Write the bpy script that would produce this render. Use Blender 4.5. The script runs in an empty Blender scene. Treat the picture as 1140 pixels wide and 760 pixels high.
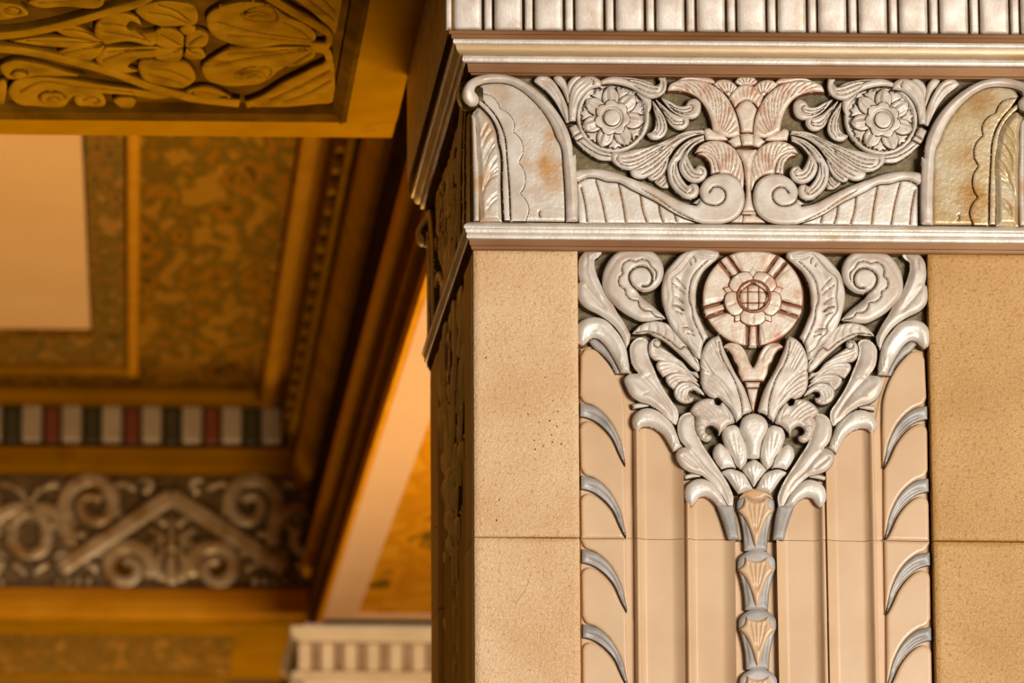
import bpy, math, random
import numpy as np
from mathutils import Matrix, Vector
from mathutils.geometry import delaunay_2d_cdt

random.seed(7)
scene = bpy.context.scene
COL = scene.collection

# ------------------------------------------------------------------ camera
# A tall lens on a camera 1.55 m above the floor looks up at the head of a pillar about 7 m away.
FPX = 4365.0                 # focal length in pixels of a 1140 px wide frame
CX, CY = 145.0, 734.0        # where the optical axis meets the (cropped) frame
DIST = 6.98
CAM_Z = 1.55
ROLL = 0.0087
yv = Vector((0, -629.0, -FPX)).normalized()
xv = Vector((1, -ROLL, 0)); xv = (xv - yv * xv.dot(yv)).normalized()
zv = xv.cross(yv).normalized()
RW = Matrix((xv, yv, zv))    # camera space -> world (rows are world axes seen by the camera)
CAM = Vector((0.0, -DIST, CAM_Z))

def ray(px, py):
    d = Vector((px - CX, -(py - CY), -FPX))
    return RW @ d

def at(px, py, Y=0.0):
    d = ray(px, py); t = (Y - CAM.y) / d.y
    return CAM + d * t

def at_z(px, py, Z):
    d = ray(px, py); t = (Z - CAM.z) / d.z
    return CAM + d * t

S = (at(841, 330) - at(840, 330)).length      # metres per pixel on the pillar face

cam_d = bpy.data.cameras.new('camera'); cam = bpy.data.objects.new('camera', cam_d); COL.objects.link(cam)
cam_d.sensor_width = 36.0; cam_d.lens = FPX / 1140.0 * 36.0
cam_d.shift_x = (570 - CX) / 1140.0; cam_d.shift_y = (CY - 380) / 1140.0
cam_d.clip_end = 200
cam.matrix_world = Matrix.Translation(CAM) @ RW.to_4x4()
cam_d.dof.use_dof = True; cam_d.dof.focus_distance = (at(800, 330) - CAM).dot(RW @ Vector((0, 0, -1)))
cam_d.dof.aperture_fstop = 4.6
scene.camera = cam

# --------------------------------------------------------------- materials
MATS = {}
def newmat(name):
    m = bpy.data.materials.new(name); m.use_nodes = True
    nt = m.node_tree; b = nt.nodes['Principled BSDF']
    MATS[name] = m
    return m, nt, b

def rgb(r, g, b):            # sRGB 0-255 -> linear
    f = lambda c: ((c / 255 + .055) / 1.055) ** 2.4 if c > 10 else c / 255 / 12.92
    return (f(r), f(g), f(b), 1)

def mixed(name, c1, c2, scale, lo=.35, hi=.7, metal=0., rough=.45, bump=.1, bscale=200., detail=5, c3=None, s3=30., l3=.62, h3=.75, stretch=None, bump_d=.002, spec=.5):
    """two (three) colours broken up by noise, with a fine bump"""
    m, nt, b = newmat(name)
    N, L = nt.nodes.new, nt.links.new
    tc = N('ShaderNodeTexCoord')
    src = tc.outputs['Object']
    if stretch:
        mp = N('ShaderNodeMapping'); mp.inputs['Scale'].default_value = stretch; L(src, mp.inputs[0]); src = mp.outputs[0]
    n = N('ShaderNodeTexNoise'); n.inputs['Scale'].default_value = scale; n.inputs['Detail'].default_value = detail
    L(src, n.inputs['Vector'])
    r = N('ShaderNodeValToRGB'); r.color_ramp.elements[0].position = lo; r.color_ramp.elements[1].position = hi
    r.color_ramp.elements[0].color = c1; r.color_ramp.elements[1].color = c2
    L(n.outputs[0], r.inputs[0]); out = r.outputs[0]
    if c3:
        n3 = N('ShaderNodeTexNoise'); n3.inputs['Scale'].default_value = s3; n3.inputs['Detail'].default_value = 6
        L(src, n3.inputs['Vector'])
        r3 = N('ShaderNodeValToRGB'); r3.color_ramp.elements[0].position = l3; r3.color_ramp.elements[1].position = h3
        r3.color_ramp.elements[0].color = (0, 0, 0, 1); r3.color_ramp.elements[1].color = (1, 1, 1, 1)
        L(n3.outputs[0], r3.inputs[0])
        mx = N('ShaderNodeMixRGB'); L(r3.outputs[0], mx.inputs[0]); L(out, mx.inputs[1]); mx.inputs[2].default_value = c3
        out = mx.outputs[0]
    L(out, b.inputs['Base Color'])
    b.inputs['Metallic'].default_value = metal; b.inputs['Roughness'].default_value = rough
    b.inputs['Specular IOR Level'].default_value = spec
    if bump:
        nb = N('ShaderNodeTexNoise'); nb.inputs['Scale'].default_value = bscale; nb.inputs['Detail'].default_value = 4
        L(src, nb.inputs['Vector'])
        bp = N('ShaderNodeBump'); bp.inputs['Strength'].default_value = bump; bp.inputs['Distance'].default_value = bump_d
        L(nb.outputs[0], bp.inputs['Height']); L(bp.outputs[0], b.inputs['Normal'])
    return m

# ---------------------------------------------------------- outline helpers
def crop(x0, y0, s):
    """traced points of one enlarged piece of the photograph -> frame pixels; a third value marks a corner"""
    def f(*pts):
        return [(x0 + p[0] / s, y0 + p[1] / s) + ((1,) if len(p) > 2 else ()) for p in pts]
    return f

def _tang(P, i, n, closed):
    a = P[(i - 1) % n] if closed or i > 0 else None
    c = P[(i + 1) % n] if closed or i < n - 1 else None
    b = P[i]
    if a is None: return None, (np.array(c[:2]) - b[:2])
    if c is None: return (np.array(b[:2]) - a[:2]), None
    d0 = np.array(b[:2]) - np.array(a[:2]); d1 = np.array(c[:2]) - np.array(b[:2])
    l0 = max(1e-6, np.linalg.norm(d0)); l1 = max(1e-6, np.linalg.norm(d1))
    if len(b) > 2:
        return d0 / l0, d1 / l1
    t = (d0 / l0 * l1 + d1 / l1 * l0) / (l0 + l1)
    return t, t

def spline(pts, closed=True, step=1.3):
    P = [tuple(p) for p in pts]; n = len(P)
    out = []
    T = [_tang(P, i, n, closed) for i in range(n)]
    for i in range(n if closed else n - 1):
        j = (i + 1) % n
        p, q = np.array(P[i][:2], float), np.array(P[j][:2], float)
        L = np.linalg.norm(q - p)
        if L < 1e-6: continue
        m0, m1 = T[i][1], T[j][0]
        if not closed and i == 0: m0 = m0 / max(1e-6, np.linalg.norm(m0))
        if not closed and j == n - 1: m1 = m1 / max(1e-6, np.linalg.norm(m1))
        k = max(1, int(round(L / step)))
        for s in range(k):
            t = s / k
            out.append((2*t**3-3*t**2+1)*p + (t**3-2*t**2+t)*L*m0 + (-2*t**3+3*t**2)*q + (t**3-t**2)*L*m1)
    if not closed: out.append(np.array(P[-1][:2], float))
    return np.array(out)

def seg_dist(Q, A, B):
    """distance of every point of Q to the nearest of the segments A-B, and the arc position (0..1)"""
    best = np.full(len(Q), 1e9); arc = np.zeros(len(Q))
    ab = B - A; l2 = np.maximum((ab**2).sum(1), 1e-12)
    n = len(A)
    for c0 in range(0, len(Q), 4000):
        q = Q[c0:c0+4000]
        t = np.clip(((q[:, None, :] - A[None]) * ab[None]).sum(2) / l2[None], 0, 1)
        d = np.linalg.norm(q[:, None, :] - (A[None] + t[..., None] * ab[None]), axis=2)
        k = d.argmin(1); ii = np.arange(len(q))
        best[c0:c0+4000] = d[ii, k]; arc[c0:c0+4000] = (k + t[ii, k]) / n
    return best, arc

def inside(Q, P):
    x, y = Q[:, 0], Q[:, 1]; r = np.zeros(len(Q), bool)
    j = len(P) - 1
    for i in range(len(P)):
        xi, yi = P[i]; xj, yj = P[j]
        if yi != yj:
            r ^= ((yi > y) != (yj > y)) & (x < (xj - xi) * (y - yi) / (yj - yi) + xi)
        j = i
    return r

def stroke(pts, w=1.1, a=-1.6, ink=None, taper=True):
    """a carved line: half width w, height a (below 0 cuts in), ink = half width of the dark glaze left in it"""
    if ink is None: ink = .42 if (a < -1.05 and w <= 1.15) else 0.
    return dict(p=spline(pts, False, 1.3), w=w, a=a, ink=ink, taper=taper)

def fan(base, tips, k0=.25, bend=0., **kw):
    """grooves that run from the tips towards one root, leaving the last part free"""
    out = []
    for t in tips:
        b = np.array(base[:2]); e = np.array(t[:2]); mid = (b + e) / 2
        n = np.array((-(e - b)[1], (e - b)[0])) * bend
        q = [tuple(e + (b - e) * .04), tuple(mid + n * .9 + (e - mid) * .05), tuple(b + (e - b) * k0 + n * .4)]
        out.append(stroke(q, **kw))
    return out

def tube_outline(pts, w0, w1=None, closed_round=True):
    """outline of a band that follows a line, w0 wide at its start and w1 at its end"""
    c = spline(pts, False, 1.5); n = len(c)
    w1 = w0 if w1 is None else w1
    t = np.gradient(c, axis=0); t /= np.maximum(1e-6, np.linalg.norm(t, axis=1))[:, None]
    nn = np.stack([-t[:, 1], t[:, 0]], 1); w = np.linspace(w0, w1, n)[:, None] / 2
    a = c + nn * w; b = (c - nn * w)[::-1]
    return np.concatenate([a, b])

GROW = 0.7      # carved pieces crowd their neighbours
# ------------------------------------------------------------ relief meshes
def relief(outline, h, base, w=4.0, e=.45, strokes=(), fn=None, r=1.25, prof='round', raw=False, ring=True, edge_ink=.62, bstep=1.2, flat=.18, grow=None, tilt=None, edge=None):
    """a carved piece: the outline filled with a fine net of points, domed from its edge (e of its height) to its
    top h over a width w, cut and raised by strokes, with a wall down to base. Returns pixels + heights + faces."""
    P = np.asarray(outline, float) if raw else spline(outline, True, bstep)
    area = 0.5 * np.sum(P[:, 0] * np.roll(P[:, 1], -1) - np.roll(P[:, 0], -1) * P[:, 1])
    if area < 0: P = P[::-1]
    keep = np.linalg.norm(P - np.roll(P, 1, 0), axis=1) > .15
    P = P[keep]
    g = GROW if grow is None and not raw else (grow or 0)
    if g:
        t = np.roll(P, -1, 0) - np.roll(P, 1, 0); t /= np.maximum(1e-6, np.linalg.norm(t, axis=1))[:, None]
        P2 = P - np.stack([-t[:, 1], t[:, 0]], 1) * g
        for _ in range(2):                      # drop points that ran into another stretch of the outline
            dd, _a = seg_dist(P2, P, np.roll(P, -1, 0))
            P2 = P2[(dd > g * .85) & ~inside(P2, P)]
            break
        P = P2
    lo, hi = P.min(0), P.max(0)
    gx = np.arange(lo[0], hi[0] + r, r); gy = np.arange(lo[1], hi[1] + r, r * .87)
    X, Y = np.meshgrid(gx, gy); X[1::2] += r / 2
    Q = np.stack([X.ravel(), Y.ravel()], 1)
    Q = Q[inside(Q, P)]
    A, B = P, np.roll(P, -1, 0)
    if len(Q):
        d, _ = seg_dist(Q, A, B)
        Q = Q[d > (max(.9, min(r, w) * .7) if ring else r * .5)]
    extra = []
    if ring:
        t = np.roll(P, -1, 0) - np.roll(P, 1, 0); t /= np.maximum(1e-6, np.linalg.norm(t, axis=1))[:, None]
        nn = np.stack([-t[:, 1], t[:, 0]], 1)
        for off in ([edge_ink if edge_ink > .3 else .5] if r < 3 else [.5, 1.2, 2.2, 4]):
            R_ = P + nn * off
            dd, _ = seg_dist(R_, A, B)
            extra.append(R_[(dd > off * .8) & inside(R_, P)])
    for s in strokes:
        extra.append(s['p'][inside(s['p'], P)])
        if s['ink']:
            t = np.gradient(s['p'], axis=0); t /= np.maximum(1e-6, np.linalg.norm(t, axis=1))[:, None]
            nn = np.stack([-t[:, 1], t[:, 0]], 1)
            for o_ in (-s['ink'], s['ink']):
                q_ = s['p'] + nn * o_
                extra.append(q_[inside(q_, P)])
    allp = np.concatenate([P] + [Q] + extra) if (len(Q) or extra) else P
    # thin out points that nearly coincide with earlier ones outside the outline itself
    nb = len(P)
    key = {}
    sel = list(range(nb))
    for i in range(nb): key[(int(P[i, 0] * 4), int(P[i, 1] * 4))] = i
    for i in range(nb, len(allp)):
        k = (int(allp[i, 0] * 4), int(allp[i, 1] * 4))
        if k in key: continue
        key[k] = i; sel.append(i)
    allp = allp[sel]
    vs = [Vector((float(x), float(y))) for x, y in allp]
    res = delaunay_2d_cdt(vs, [(i, (i + 1) % nb) for i in range(nb)], [], 1, 1e-5)
    V = np.array([(v.x, v.y) for v in res[0]]); F = [list(f) for f in res[2]]
    d, _ = seg_dist(V, A, B)
    D = h - base; e = min(.9, e + flat)
    if edge is not None: e = (edge - base) / D      # an overlaid piece: its rim stands clear of what it lies on
    q = np.clip(d / w, 0, 1)
    if prof == 'round': k = np.sqrt(np.maximum(0, 1 - (1 - q) ** 2))
    elif prof == 'soft': k = q * q * (3 - 2 * q)
    elif prof == 'ridge': k = q
    elif prof == 'dish':
        k = np.sqrt(np.maximum(0, 1 - (1 - q) ** 2)); dm = max(d.max(), w + 1)
        k = k - .45 * np.clip((d - w) / (dm - w), 0, 1) ** .8
    else: k = np.ones(len(d))
    H = base + D * (e + (1 - e) * k)
    inkd = np.full(len(V), 9.)
    for s in strokes:
        sd, arc = seg_dist(V, s['p'][:-1], s['p'][1:])
        amp = s['a'] * np.exp(-(sd / s['w']) ** 2)
        if s['taper']: amp = amp * np.clip(np.minimum(arc, 1 - arc) * 6 + .15, 0, 1)
        H = H + amp
        if s['ink']: inkd = np.minimum(inkd, sd / s['ink'])
    if tilt is not None:                        # the whole piece leans: lower towards (tx, ty)
        s_ = (V - V.mean(0)) @ np.array(tilt[:2]); H = H - tilt[2] * (s_ - s_.min()) / max(1e-6, s_.max() - s_.min()) * np.clip(d / 2, .4, 1)
    if fn is not None: H = fn(V, H, d)
    H = np.maximum(H, base + .2)
    ink = [bool(np.mean([inkd[i] for i in f]) < 1.02) or bool(max(d[i] for i in f) < edge_ink * 1.12) for f in F]
    # boundary loop in the result
    onb = d < 1e-3
    cnt = {}
    for f in F:
        for a_, b_ in zip(f, f[1:] + f[:1]):
            cnt[(a_, b_)] = cnt.get((a_, b_), 0) + 1
    bnd = [(a_, b_) for (a_, b_) in cnt if (b_, a_) not in cnt]
    return V, H, F, bnd, base, ink

class Plane:
    """where a relief lies: the pillar face, a far wall face (both upright, facing -Y) or a soffit (facing down)"""
    def __init__(s, Y=None, Z=None, unit=None): s.Y, s.Z, s.unit = Y, Z, unit or S
    def map(s, V, H, href):
        if s.Y is not None:
            Y0 = s.Y - href * s.unit
            W = np.empty((len(V), 3))
            for i, (x, y) in enumerate(V):
                p = at(x, y, Y0); W[i] = (p.x, s.Y - H[i] * s.unit, p.z)
        else:
            Z0 = s.Z - href * s.unit
            W = np.empty((len(V), 3))
            for i, (x, y) in enumerate(V):
                p = at_z(x, y, Z0); W[i] = (p.x, p.y, s.Z - H[i] * s.unit)
        return W
FACE = Plane(Y=0.0)

def link(name, me, parent=None):
    o = bpy.data.objects.new(name, me); COL.objects.link(o)
    if parent: o.parent = parent
    return o

def origin_of(o):
    v = Vector((0, 0, 0))
    while o is not None: v = v + o.location; o = o.parent
    return v

def relief_obj(name, R, mat, glaze, parent, plane=FACE, href=None):
    V, H, F, bnd, base, ink = R
    if href is None: href = float(np.median(H))
    W = plane.map(V, H, href)
    og = origin_of(parent)
    bv = sorted({a for a, _ in bnd})
    idx = {v: i for i, v in enumerate(bv)}
    Hb = np.full(len(bv), base, float)
    Wt = W[bv]; Wb = plane.map(V[bv], Hb, href)
    n = len(V); m = len(bv)
    allv = np.concatenate([W, Wt, Wb]) - np.array(og)
    faces = [tuple(f) for f in F]; mi = [1 if k else 0 for k in ink]
    nf = len(faces)
    for a, b in bnd:
        ia, ib = n + idx[a], n + idx[b]
        faces.append((ib, ia, ia + m, ib + m)); mi.append(1)
    # the top must look away from the wall: flip all if it does not
    p = [Vector(allv[i]) for i in faces[0][:3]]
    nrm = (p[1] - p[0]).cross(p[2] - p[0])
    want = Vector((0, -1, 0)) if plane.Y is not None else Vector((0, 0, -1))
    if nrm.dot(want) < 0: faces = [f[::-1] for f in faces]
    me = bpy.data.meshes.new(name)
    me.from_pydata([tuple(v) for v in allv], [], faces)
    me.materials.append(MATS[mat]); me.materials.append(MATS[glaze])
    me.polygons.foreach_set('material_index', mi)
    me.polygons.foreach_set('use_smooth', [True] * len(faces))
    me.update()
    return link(name, me, parent)

def tag(o, label=None, cat=None, group=None, kind=None):
    if label: o['label'] = label
    if cat: o['category'] = cat
    if group: o['group'] = group
    if kind: o['kind'] = kind
    return o

def empty(name, loc, label=None, cat=None, group=None):
    o = bpy.data.objects.new(name, None); COL.objects.link(o); o.location = loc; o.empty_display_size = .1
    return tag(o, label, cat, group)

def mirror(o, parent, dx=0.):
    """the other half of a symmetric carving: the same piece, turned over about its thing's middle"""
    c = o.copy(); COL.objects.link(c); c.parent = parent
    if parent.type == 'EMPTY':
        c.scale = (-1, 1, 1); c.location = (dx, 0, 0)
    return c

def kids(o): return [c for c in COL.objects if c.parent == o]

def copy_tree(o, parent=None):
    c = o.copy(); COL.objects.link(c)
    c.parent = parent
    for ch in list(o.children): copy_tree(ch, c)
    return c

class Piece:
    """adds carved pieces to one thing (or a part), and their mirror images"""
    def __init__(s, thing, plane=FACE, base=-10., glaze='bronze_glaze', mat='silver'):
        s.t, s.pl, s.base, s.gl, s.mat = thing, plane, base, glaze, mat
    def add(s, name, outline, h, mat=None, parent=None, mir=True, dx=0., glaze=None, base=None, href=None, label=None, **kw):
        """parent: a pair returned by an earlier add, for a sub-part"""
        R = relief(outline, h, s.base if base is None else base, **kw)
        L = relief_obj(name, R, mat or s.mat, glaze or s.gl, s.t if parent is None else parent[0], s.pl, href)
        if label: L['label'] = label
        Rr = None
        if mir: Rr = mirror(L, s.t if parent is None else parent[1], dx)
        return (L, Rr)

def box_mesh(name, lo, hi, mat, parent=None, bevel=.0):
    og = origin_of(parent) if parent else Vector((0, 0, 0))
    import bmesh
    bm = bmesh.new()
    bmesh.ops.create_cube(bm, size=1)
    lo, hi = Vector(lo), Vector(hi)
    for v in bm.verts:
        v.co = Vector(((lo.x + hi.x) / 2 + v.co.x * (hi.x - lo.x), (lo.y + hi.y) / 2 + v.co.y * (hi.y - lo.y), (lo.z + hi.z) / 2 + v.co.z * (hi.z - lo.z))) - og
    if bevel:
        bmesh.ops.bevel(bm, geom=list(bm.edges), offset=bevel, segments=2, affect='EDGES', profile=.5)
    me = bpy.data.meshes.new(name); bm.to_mesh(me); bm.free()
    me.materials.append(MATS[mat])
    return link(name, me, parent)

def sweep(name, prof, ends, mat, parent, axis='x', close=True):
    """a moulding: the profile (points (a, z): how far it stands out, height) carried along x or y; ends gives for every
    profile point its start and end"""
    og = origin_of(parent) if parent else Vector((0, 0, 0))
    vs = []
    for (out, z) in prof:
        s0, s1 = ends(out)
        for q in (s0, s1):
            vs.append(((q, out, z) if axis == 'x' else (out, q, z)))
    n = len(prof)
    fs = [(2*i, 2*i+1, 2*((i+1) % n)+1, 2*((i+1) % n)) for i in range(n if close else n-1)]
    if close:
        fs.append(tuple(2*i for i in range(n))[::-1]); fs.append(tuple(2*i+1 for i in range(n)))
    me = bpy.data.meshes.new(name)
    me.from_pydata([tuple(Vector(v) - og) for v in vs], [], fs)
    import bmesh
    bm = bmesh.new(); bm.from_mesh(me); bmesh.ops.recalc_face_normals(bm, faces=bm.faces); bm.to_mesh(me); bm.free()
    me.materials.append(MATS[mat])
    return link(name, me, parent)
# silver leaf, rubbed through to gold in places, over brown glaze
mixed('silver', rgb(196, 177, 159), rgb(226, 215, 204), 26, metal=.14, rough=.47, bump=.13, bscale=160, c3=rgb(192, 150, 96), s3=16, l3=.62, h3=.82, bump_d=.003)
mixed('silver_plain', rgb(212, 198, 182), rgb(235, 226, 216), 30, metal=.16, rough=.40, bump=.25, bscale=160, c3=rgb(196, 160, 110), s3=11, l3=.66, h3=.82, bump_d=.003)
mixed('silver_warm', rgb(200, 184, 166), rgb(222, 210, 196), 22, metal=.18, rough=.40, bump=.25, bscale=150, c3=rgb(190, 138, 74), s3=15, l3=.50, h3=.74, bump_d=.003)
mixed('silver_gilt', rgb(200, 172, 124), rgb(208, 190, 160), 16, metal=.3, rough=.36, bump=.3, bscale=120, c3=rgb(170, 116, 40), s3=9, l3=.46, h3=.64, bump_d=.003)
mixed('rose_silver', rgb(216, 194, 172), rgb(230, 216, 198), 30, metal=.12, rough=.42, bump=.25, bscale=160, c3=rgb(192, 134, 104), s3=34, l3=.48, h3=.76, bump_d=.003)
mixed('bronze_glaze', rgb(62, 44, 20), rgb(98, 70, 32), 40, metal=.25, rough=.42, bump=.2, bscale=120)
mixed('red_glaze', rgb(118, 66, 40), rgb(152, 96, 64), 40, metal=.2, rough=.45, bump=.2, bscale=120)
mixed('ochre_glaze', rgb(116, 76, 28), rgb(150, 102, 46), 40, metal=.25, rough=.40, bump=.2, bscale=120)
mixed('olive_ground', rgb(90, 74, 42), rgb(132, 112, 74), 24, metal=.15, rough=.5, bump=.5, bscale=90, bump_d=.004)
mixed('bronze_band', rgb(118, 74, 36), rgb(152, 108, 68), 18, metal=.1, rough=.5, bump=.2, bscale=80, c3=rgb(150, 96, 40), s3=10, stretch=(.2, 1, 1), spec=.25)
mixed('cream_glaze', rgb(208, 170, 131), rgb(219, 184, 147), 8, rough=.30, bump=.08, bscale=60, spec=.45)
mixed('cream_edge', rgb(200, 154, 108), rgb(212, 170, 126), 8, rough=.35, bump=.08, bscale=60, spec=.45)
mixed('grey_glaze', rgb(146, 138, 130), rgb(186, 178, 171), 20, metal=.08, rough=.45, bump=.2, bscale=80)
# coarse faience slabs
def slab(name, c1, c2, spot, sl, sh, bump):
    m = mixed(name, c1, c2, 5.5, lo=.36, hi=.66, rough=.48, bump=0, c3=spot, s3=150, l3=sl, h3=sh)
    nt = m.node_tree; b = nt.nodes['Principled BSDF']; N, L = nt.nodes.new, nt.links.new
    tc = N('ShaderNodeTexCoord')
    v = N('ShaderNodeTexNoise'); v.inputs['Scale'].default_value = 210; v.inputs['Detail'].default_value = 2; v.inputs['Distortion'].default_value = 1.2
    L(tc.outputs['Object'], v.inputs['Vector'])
    bp = N('ShaderNodeBump'); bp.inputs['Strength'].default_value = bump; bp.inputs['Distance'].default_value = .004
    L(v.outputs[0], bp.inputs['Height']); L(bp.outputs[0], b.inputs['Normal'])
    return m
slab('slab_peach', rgb(216, 171, 122), rgb(232, 195, 152), rgb(198, 140, 78), .54, .74, .6)
slab('slab_ochre', rgb(190, 140, 74), rgb(206, 158, 96), rgb(168, 116, 54), .53, .70, .45)
mixed('stone_plain', rgb(200, 150, 96), rgb(214, 170, 120), 6, rough=.6, bump=.2, bscale=90)
mixed('pit', rgb(70, 40, 14), rgb(96, 58, 22), 60, rough=.7, bump=0)
mixed('mortar', rgb(168, 112, 62), rgb(206, 160, 116), 30, rough=.7, bump=.3, bscale=90)
# the vaulted hall behind
mixed('gold', rgb(146, 96, 0), rgb(164, 110, 6), 6, metal=0, rough=.5, bump=.15, bscale=30, c3=rgb(116, 74, 4), s3=5, spec=0)
mixed('gold_bright', rgb(184, 118, 14), rgb(198, 132, 26), 6, metal=0, rough=.5, bump=.15, bscale=30, spec=0)
mixed('gold_relief', rgb(140, 95, 6), rgb(160, 112, 16), 10, metal=0, rough=.42, bump=.3, bscale=60, c3=rgb(118, 80, 10), s3=12, l3=.5, h3=.7, spec=0)
mixed('gold_dark', rgb(76, 48, 4), rgb(104, 68, 8), 12, metal=0, rough=.5, bump=.3, bscale=60, spec=0)
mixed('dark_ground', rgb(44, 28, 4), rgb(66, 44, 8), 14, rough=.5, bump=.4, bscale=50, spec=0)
mixed('ceiling_cream', rgb(224, 168, 94), rgb(228, 173, 99), 3, rough=.8, bump=0)
mixed('soffit_peach', rgb(194, 147, 96), rgb(198, 151, 100), 3, rough=.7, bump=0)
mixed('far_silver', rgb(176, 150, 108), rgb(204, 180, 144), 12, metal=.4, rough=.38, bump=.3, bscale=40, c3=rgb(150, 110, 48), s3=8, l3=.5, h3=.66)
mixed('dentil_white', rgb(184, 160, 126), rgb(196, 174, 142), 12, metal=.2, rough=.45, bump=.1, bscale=40)
mixed('dentil_red', rgb(120, 52, 16), rgb(132, 62, 20), 12, rough=.5, bump=.1, bscale=40)
mixed('dentil_green', rgb(62, 52, 20), rgb(74, 64, 26), 12, rough=.5, bump=.1, bscale=40)
mixed('marble_floor', rgb(108, 84, 40), rgb(130, 102, 54), 2, rough=.4, bump=0)

def painted(name, cols, scale, metal=0.):
    """painted ornament seen out of focus: bands and blots of several colours in a mirrored lattice"""
    m, nt, b = newmat(name); N, L = nt.nodes.new, nt.links.new
    tc = N('ShaderNodeTexCoord')
    mp = N('ShaderNodeMapping'); mp.inputs['Scale'].default_value = (scale, scale * .3, scale); L(tc.outputs['Object'], mp.inputs[0])
    # wave warp gives scrolling outlines
    n = N('ShaderNodeTexNoise'); n.inputs['Scale'].default_value = 1.1; n.inputs['Detail'].default_value = 3; n.inputs['Distortion'].default_value = 1.6
    L(mp.outputs[0], n.inputs['Vector'])
    v = N('ShaderNodeTexVoronoi'); v.feature = 'SMOOTH_F1'; v.inputs['Scale'].default_value = 1.3
    L(mp.outputs[0], v.inputs['Vector'])
    mx = N('ShaderNodeMath'); mx.operation = 'MULTIPLY_ADD'; L(v.outputs['Distance'], mx.inputs[0]); mx.inputs[1].default_value = .55; L(n.outputs[0], mx.inputs[2])
    r = N('ShaderNodeValToRGB'); r.color_ramp.interpolation = 'EASE'
    els = r.color_ramp.elements
    for i, (p, c) in enumerate(cols):
        e = els[i] if i < 2 else els.new(p)
        e.position = p; e.color = c
    L(mx.outputs[0], r.inputs[0]); L(r.outputs[0], b.inputs['Base Color'])
    bp = N('ShaderNodeBump'); bp.inputs['Strength'].default_value = .5; bp.inputs['Distance'].default_value = .02
    L(mx.outputs[0], bp.inputs['Height']); L(bp.outputs[0], b.inputs['Normal'])
    b.inputs['Metallic'].default_value = metal; b.inputs['Roughness'].default_value = .5; b.inputs['Specular IOR Level'].default_value = 0
    return m
painted('painted_gold', [(.44, rgb(84, 60, 10)), (.60, rgb(146, 92, 12)), (.74, rgb(106, 76, 14)), (.88, rgb(156, 104, 22))], 7)
painted('painted_border', [(.50, rgb(88, 70, 22)), (.64, rgb(140, 92, 28)), (.78, rgb(104, 80, 24)), (.9, rgb(158, 108, 38))], 14)
painted('painted_ochre', [(.46, rgb(104, 74, 14)), (.58, rgb(190, 122, 16)), (.78, rgb(172, 108, 12)), (.9, rgb(190, 126, 26))], 5)

mixed('frieze_ground', rgb(84, 62, 26), rgb(120, 92, 46), 14, metal=.2, rough=.5, bump=.4, bscale=50)

mixed('gilt_cove', rgb(186, 152, 108), rgb(204, 178, 144), 9, metal=.2, rough=.40, bump=.2, bscale=100, stretch=(.3, 1, 1), c3=rgb(186, 136, 74), s3=10)
mixed('hall_wall', rgb(176, 128, 56), rgb(190, 142, 68), 2, rough=.8, bump=0)

# silver and slab on the hall side, warm lamp tint put into the colour
mixed('hall_tint_like_gilt', rgb(206, 164, 72), rgb(230, 190, 102), 20, metal=.05, rough=.45, bump=.25, bscale=120, spec=.2)
mixed('hall_tint_slab', rgb(204, 156, 62), rgb(220, 174, 82), 5, rough=.55, bump=.3, bscale=120, spec=.1)
mixed('far_white', rgb(208, 180, 138), rgb(218, 192, 152), 12, rough=.5, bump=.1, bscale=40, spec=.1)
# ================================================================ the carved frieze
F1, F2, F3, F4 = crop(500, 75, 7.6), crop(500, 155, 7.6), crop(585, 80, 7.6), crop(630, 80, 7.6)
F5, F6, F7 = crop(710, 80, 7.6), crop(630, 160, 7.6), crop(710, 160, 7.6)
XF = at(832.6, 165).x
CEN = (at(831.4, 165).x - XF) * 2       # the palmette's own middle sits a hair to one side
frieze = empty('carved_frieze', (XF, 0, at(832.6, 250).z), 'silver-leafed carved frieze with two rosettes and big volutes on the lit pillar face', 'carved frieze', 'carved frieze blocks')
P = Piece(frieze, base=-12)
# the ground slab
EDGE = 312 * S                            # half the pillar's width
XP = at(838.5, 330).x                     # the pillar's middle
ztop, zbot = at(832, 80).z, at(832, 252).z
box_mesh('ground', (XP - EDGE + 4*S, 12*S, zbot), (XP + EDGE - 4*S, .055, ztop), 'olive_ground', frieze)

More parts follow.
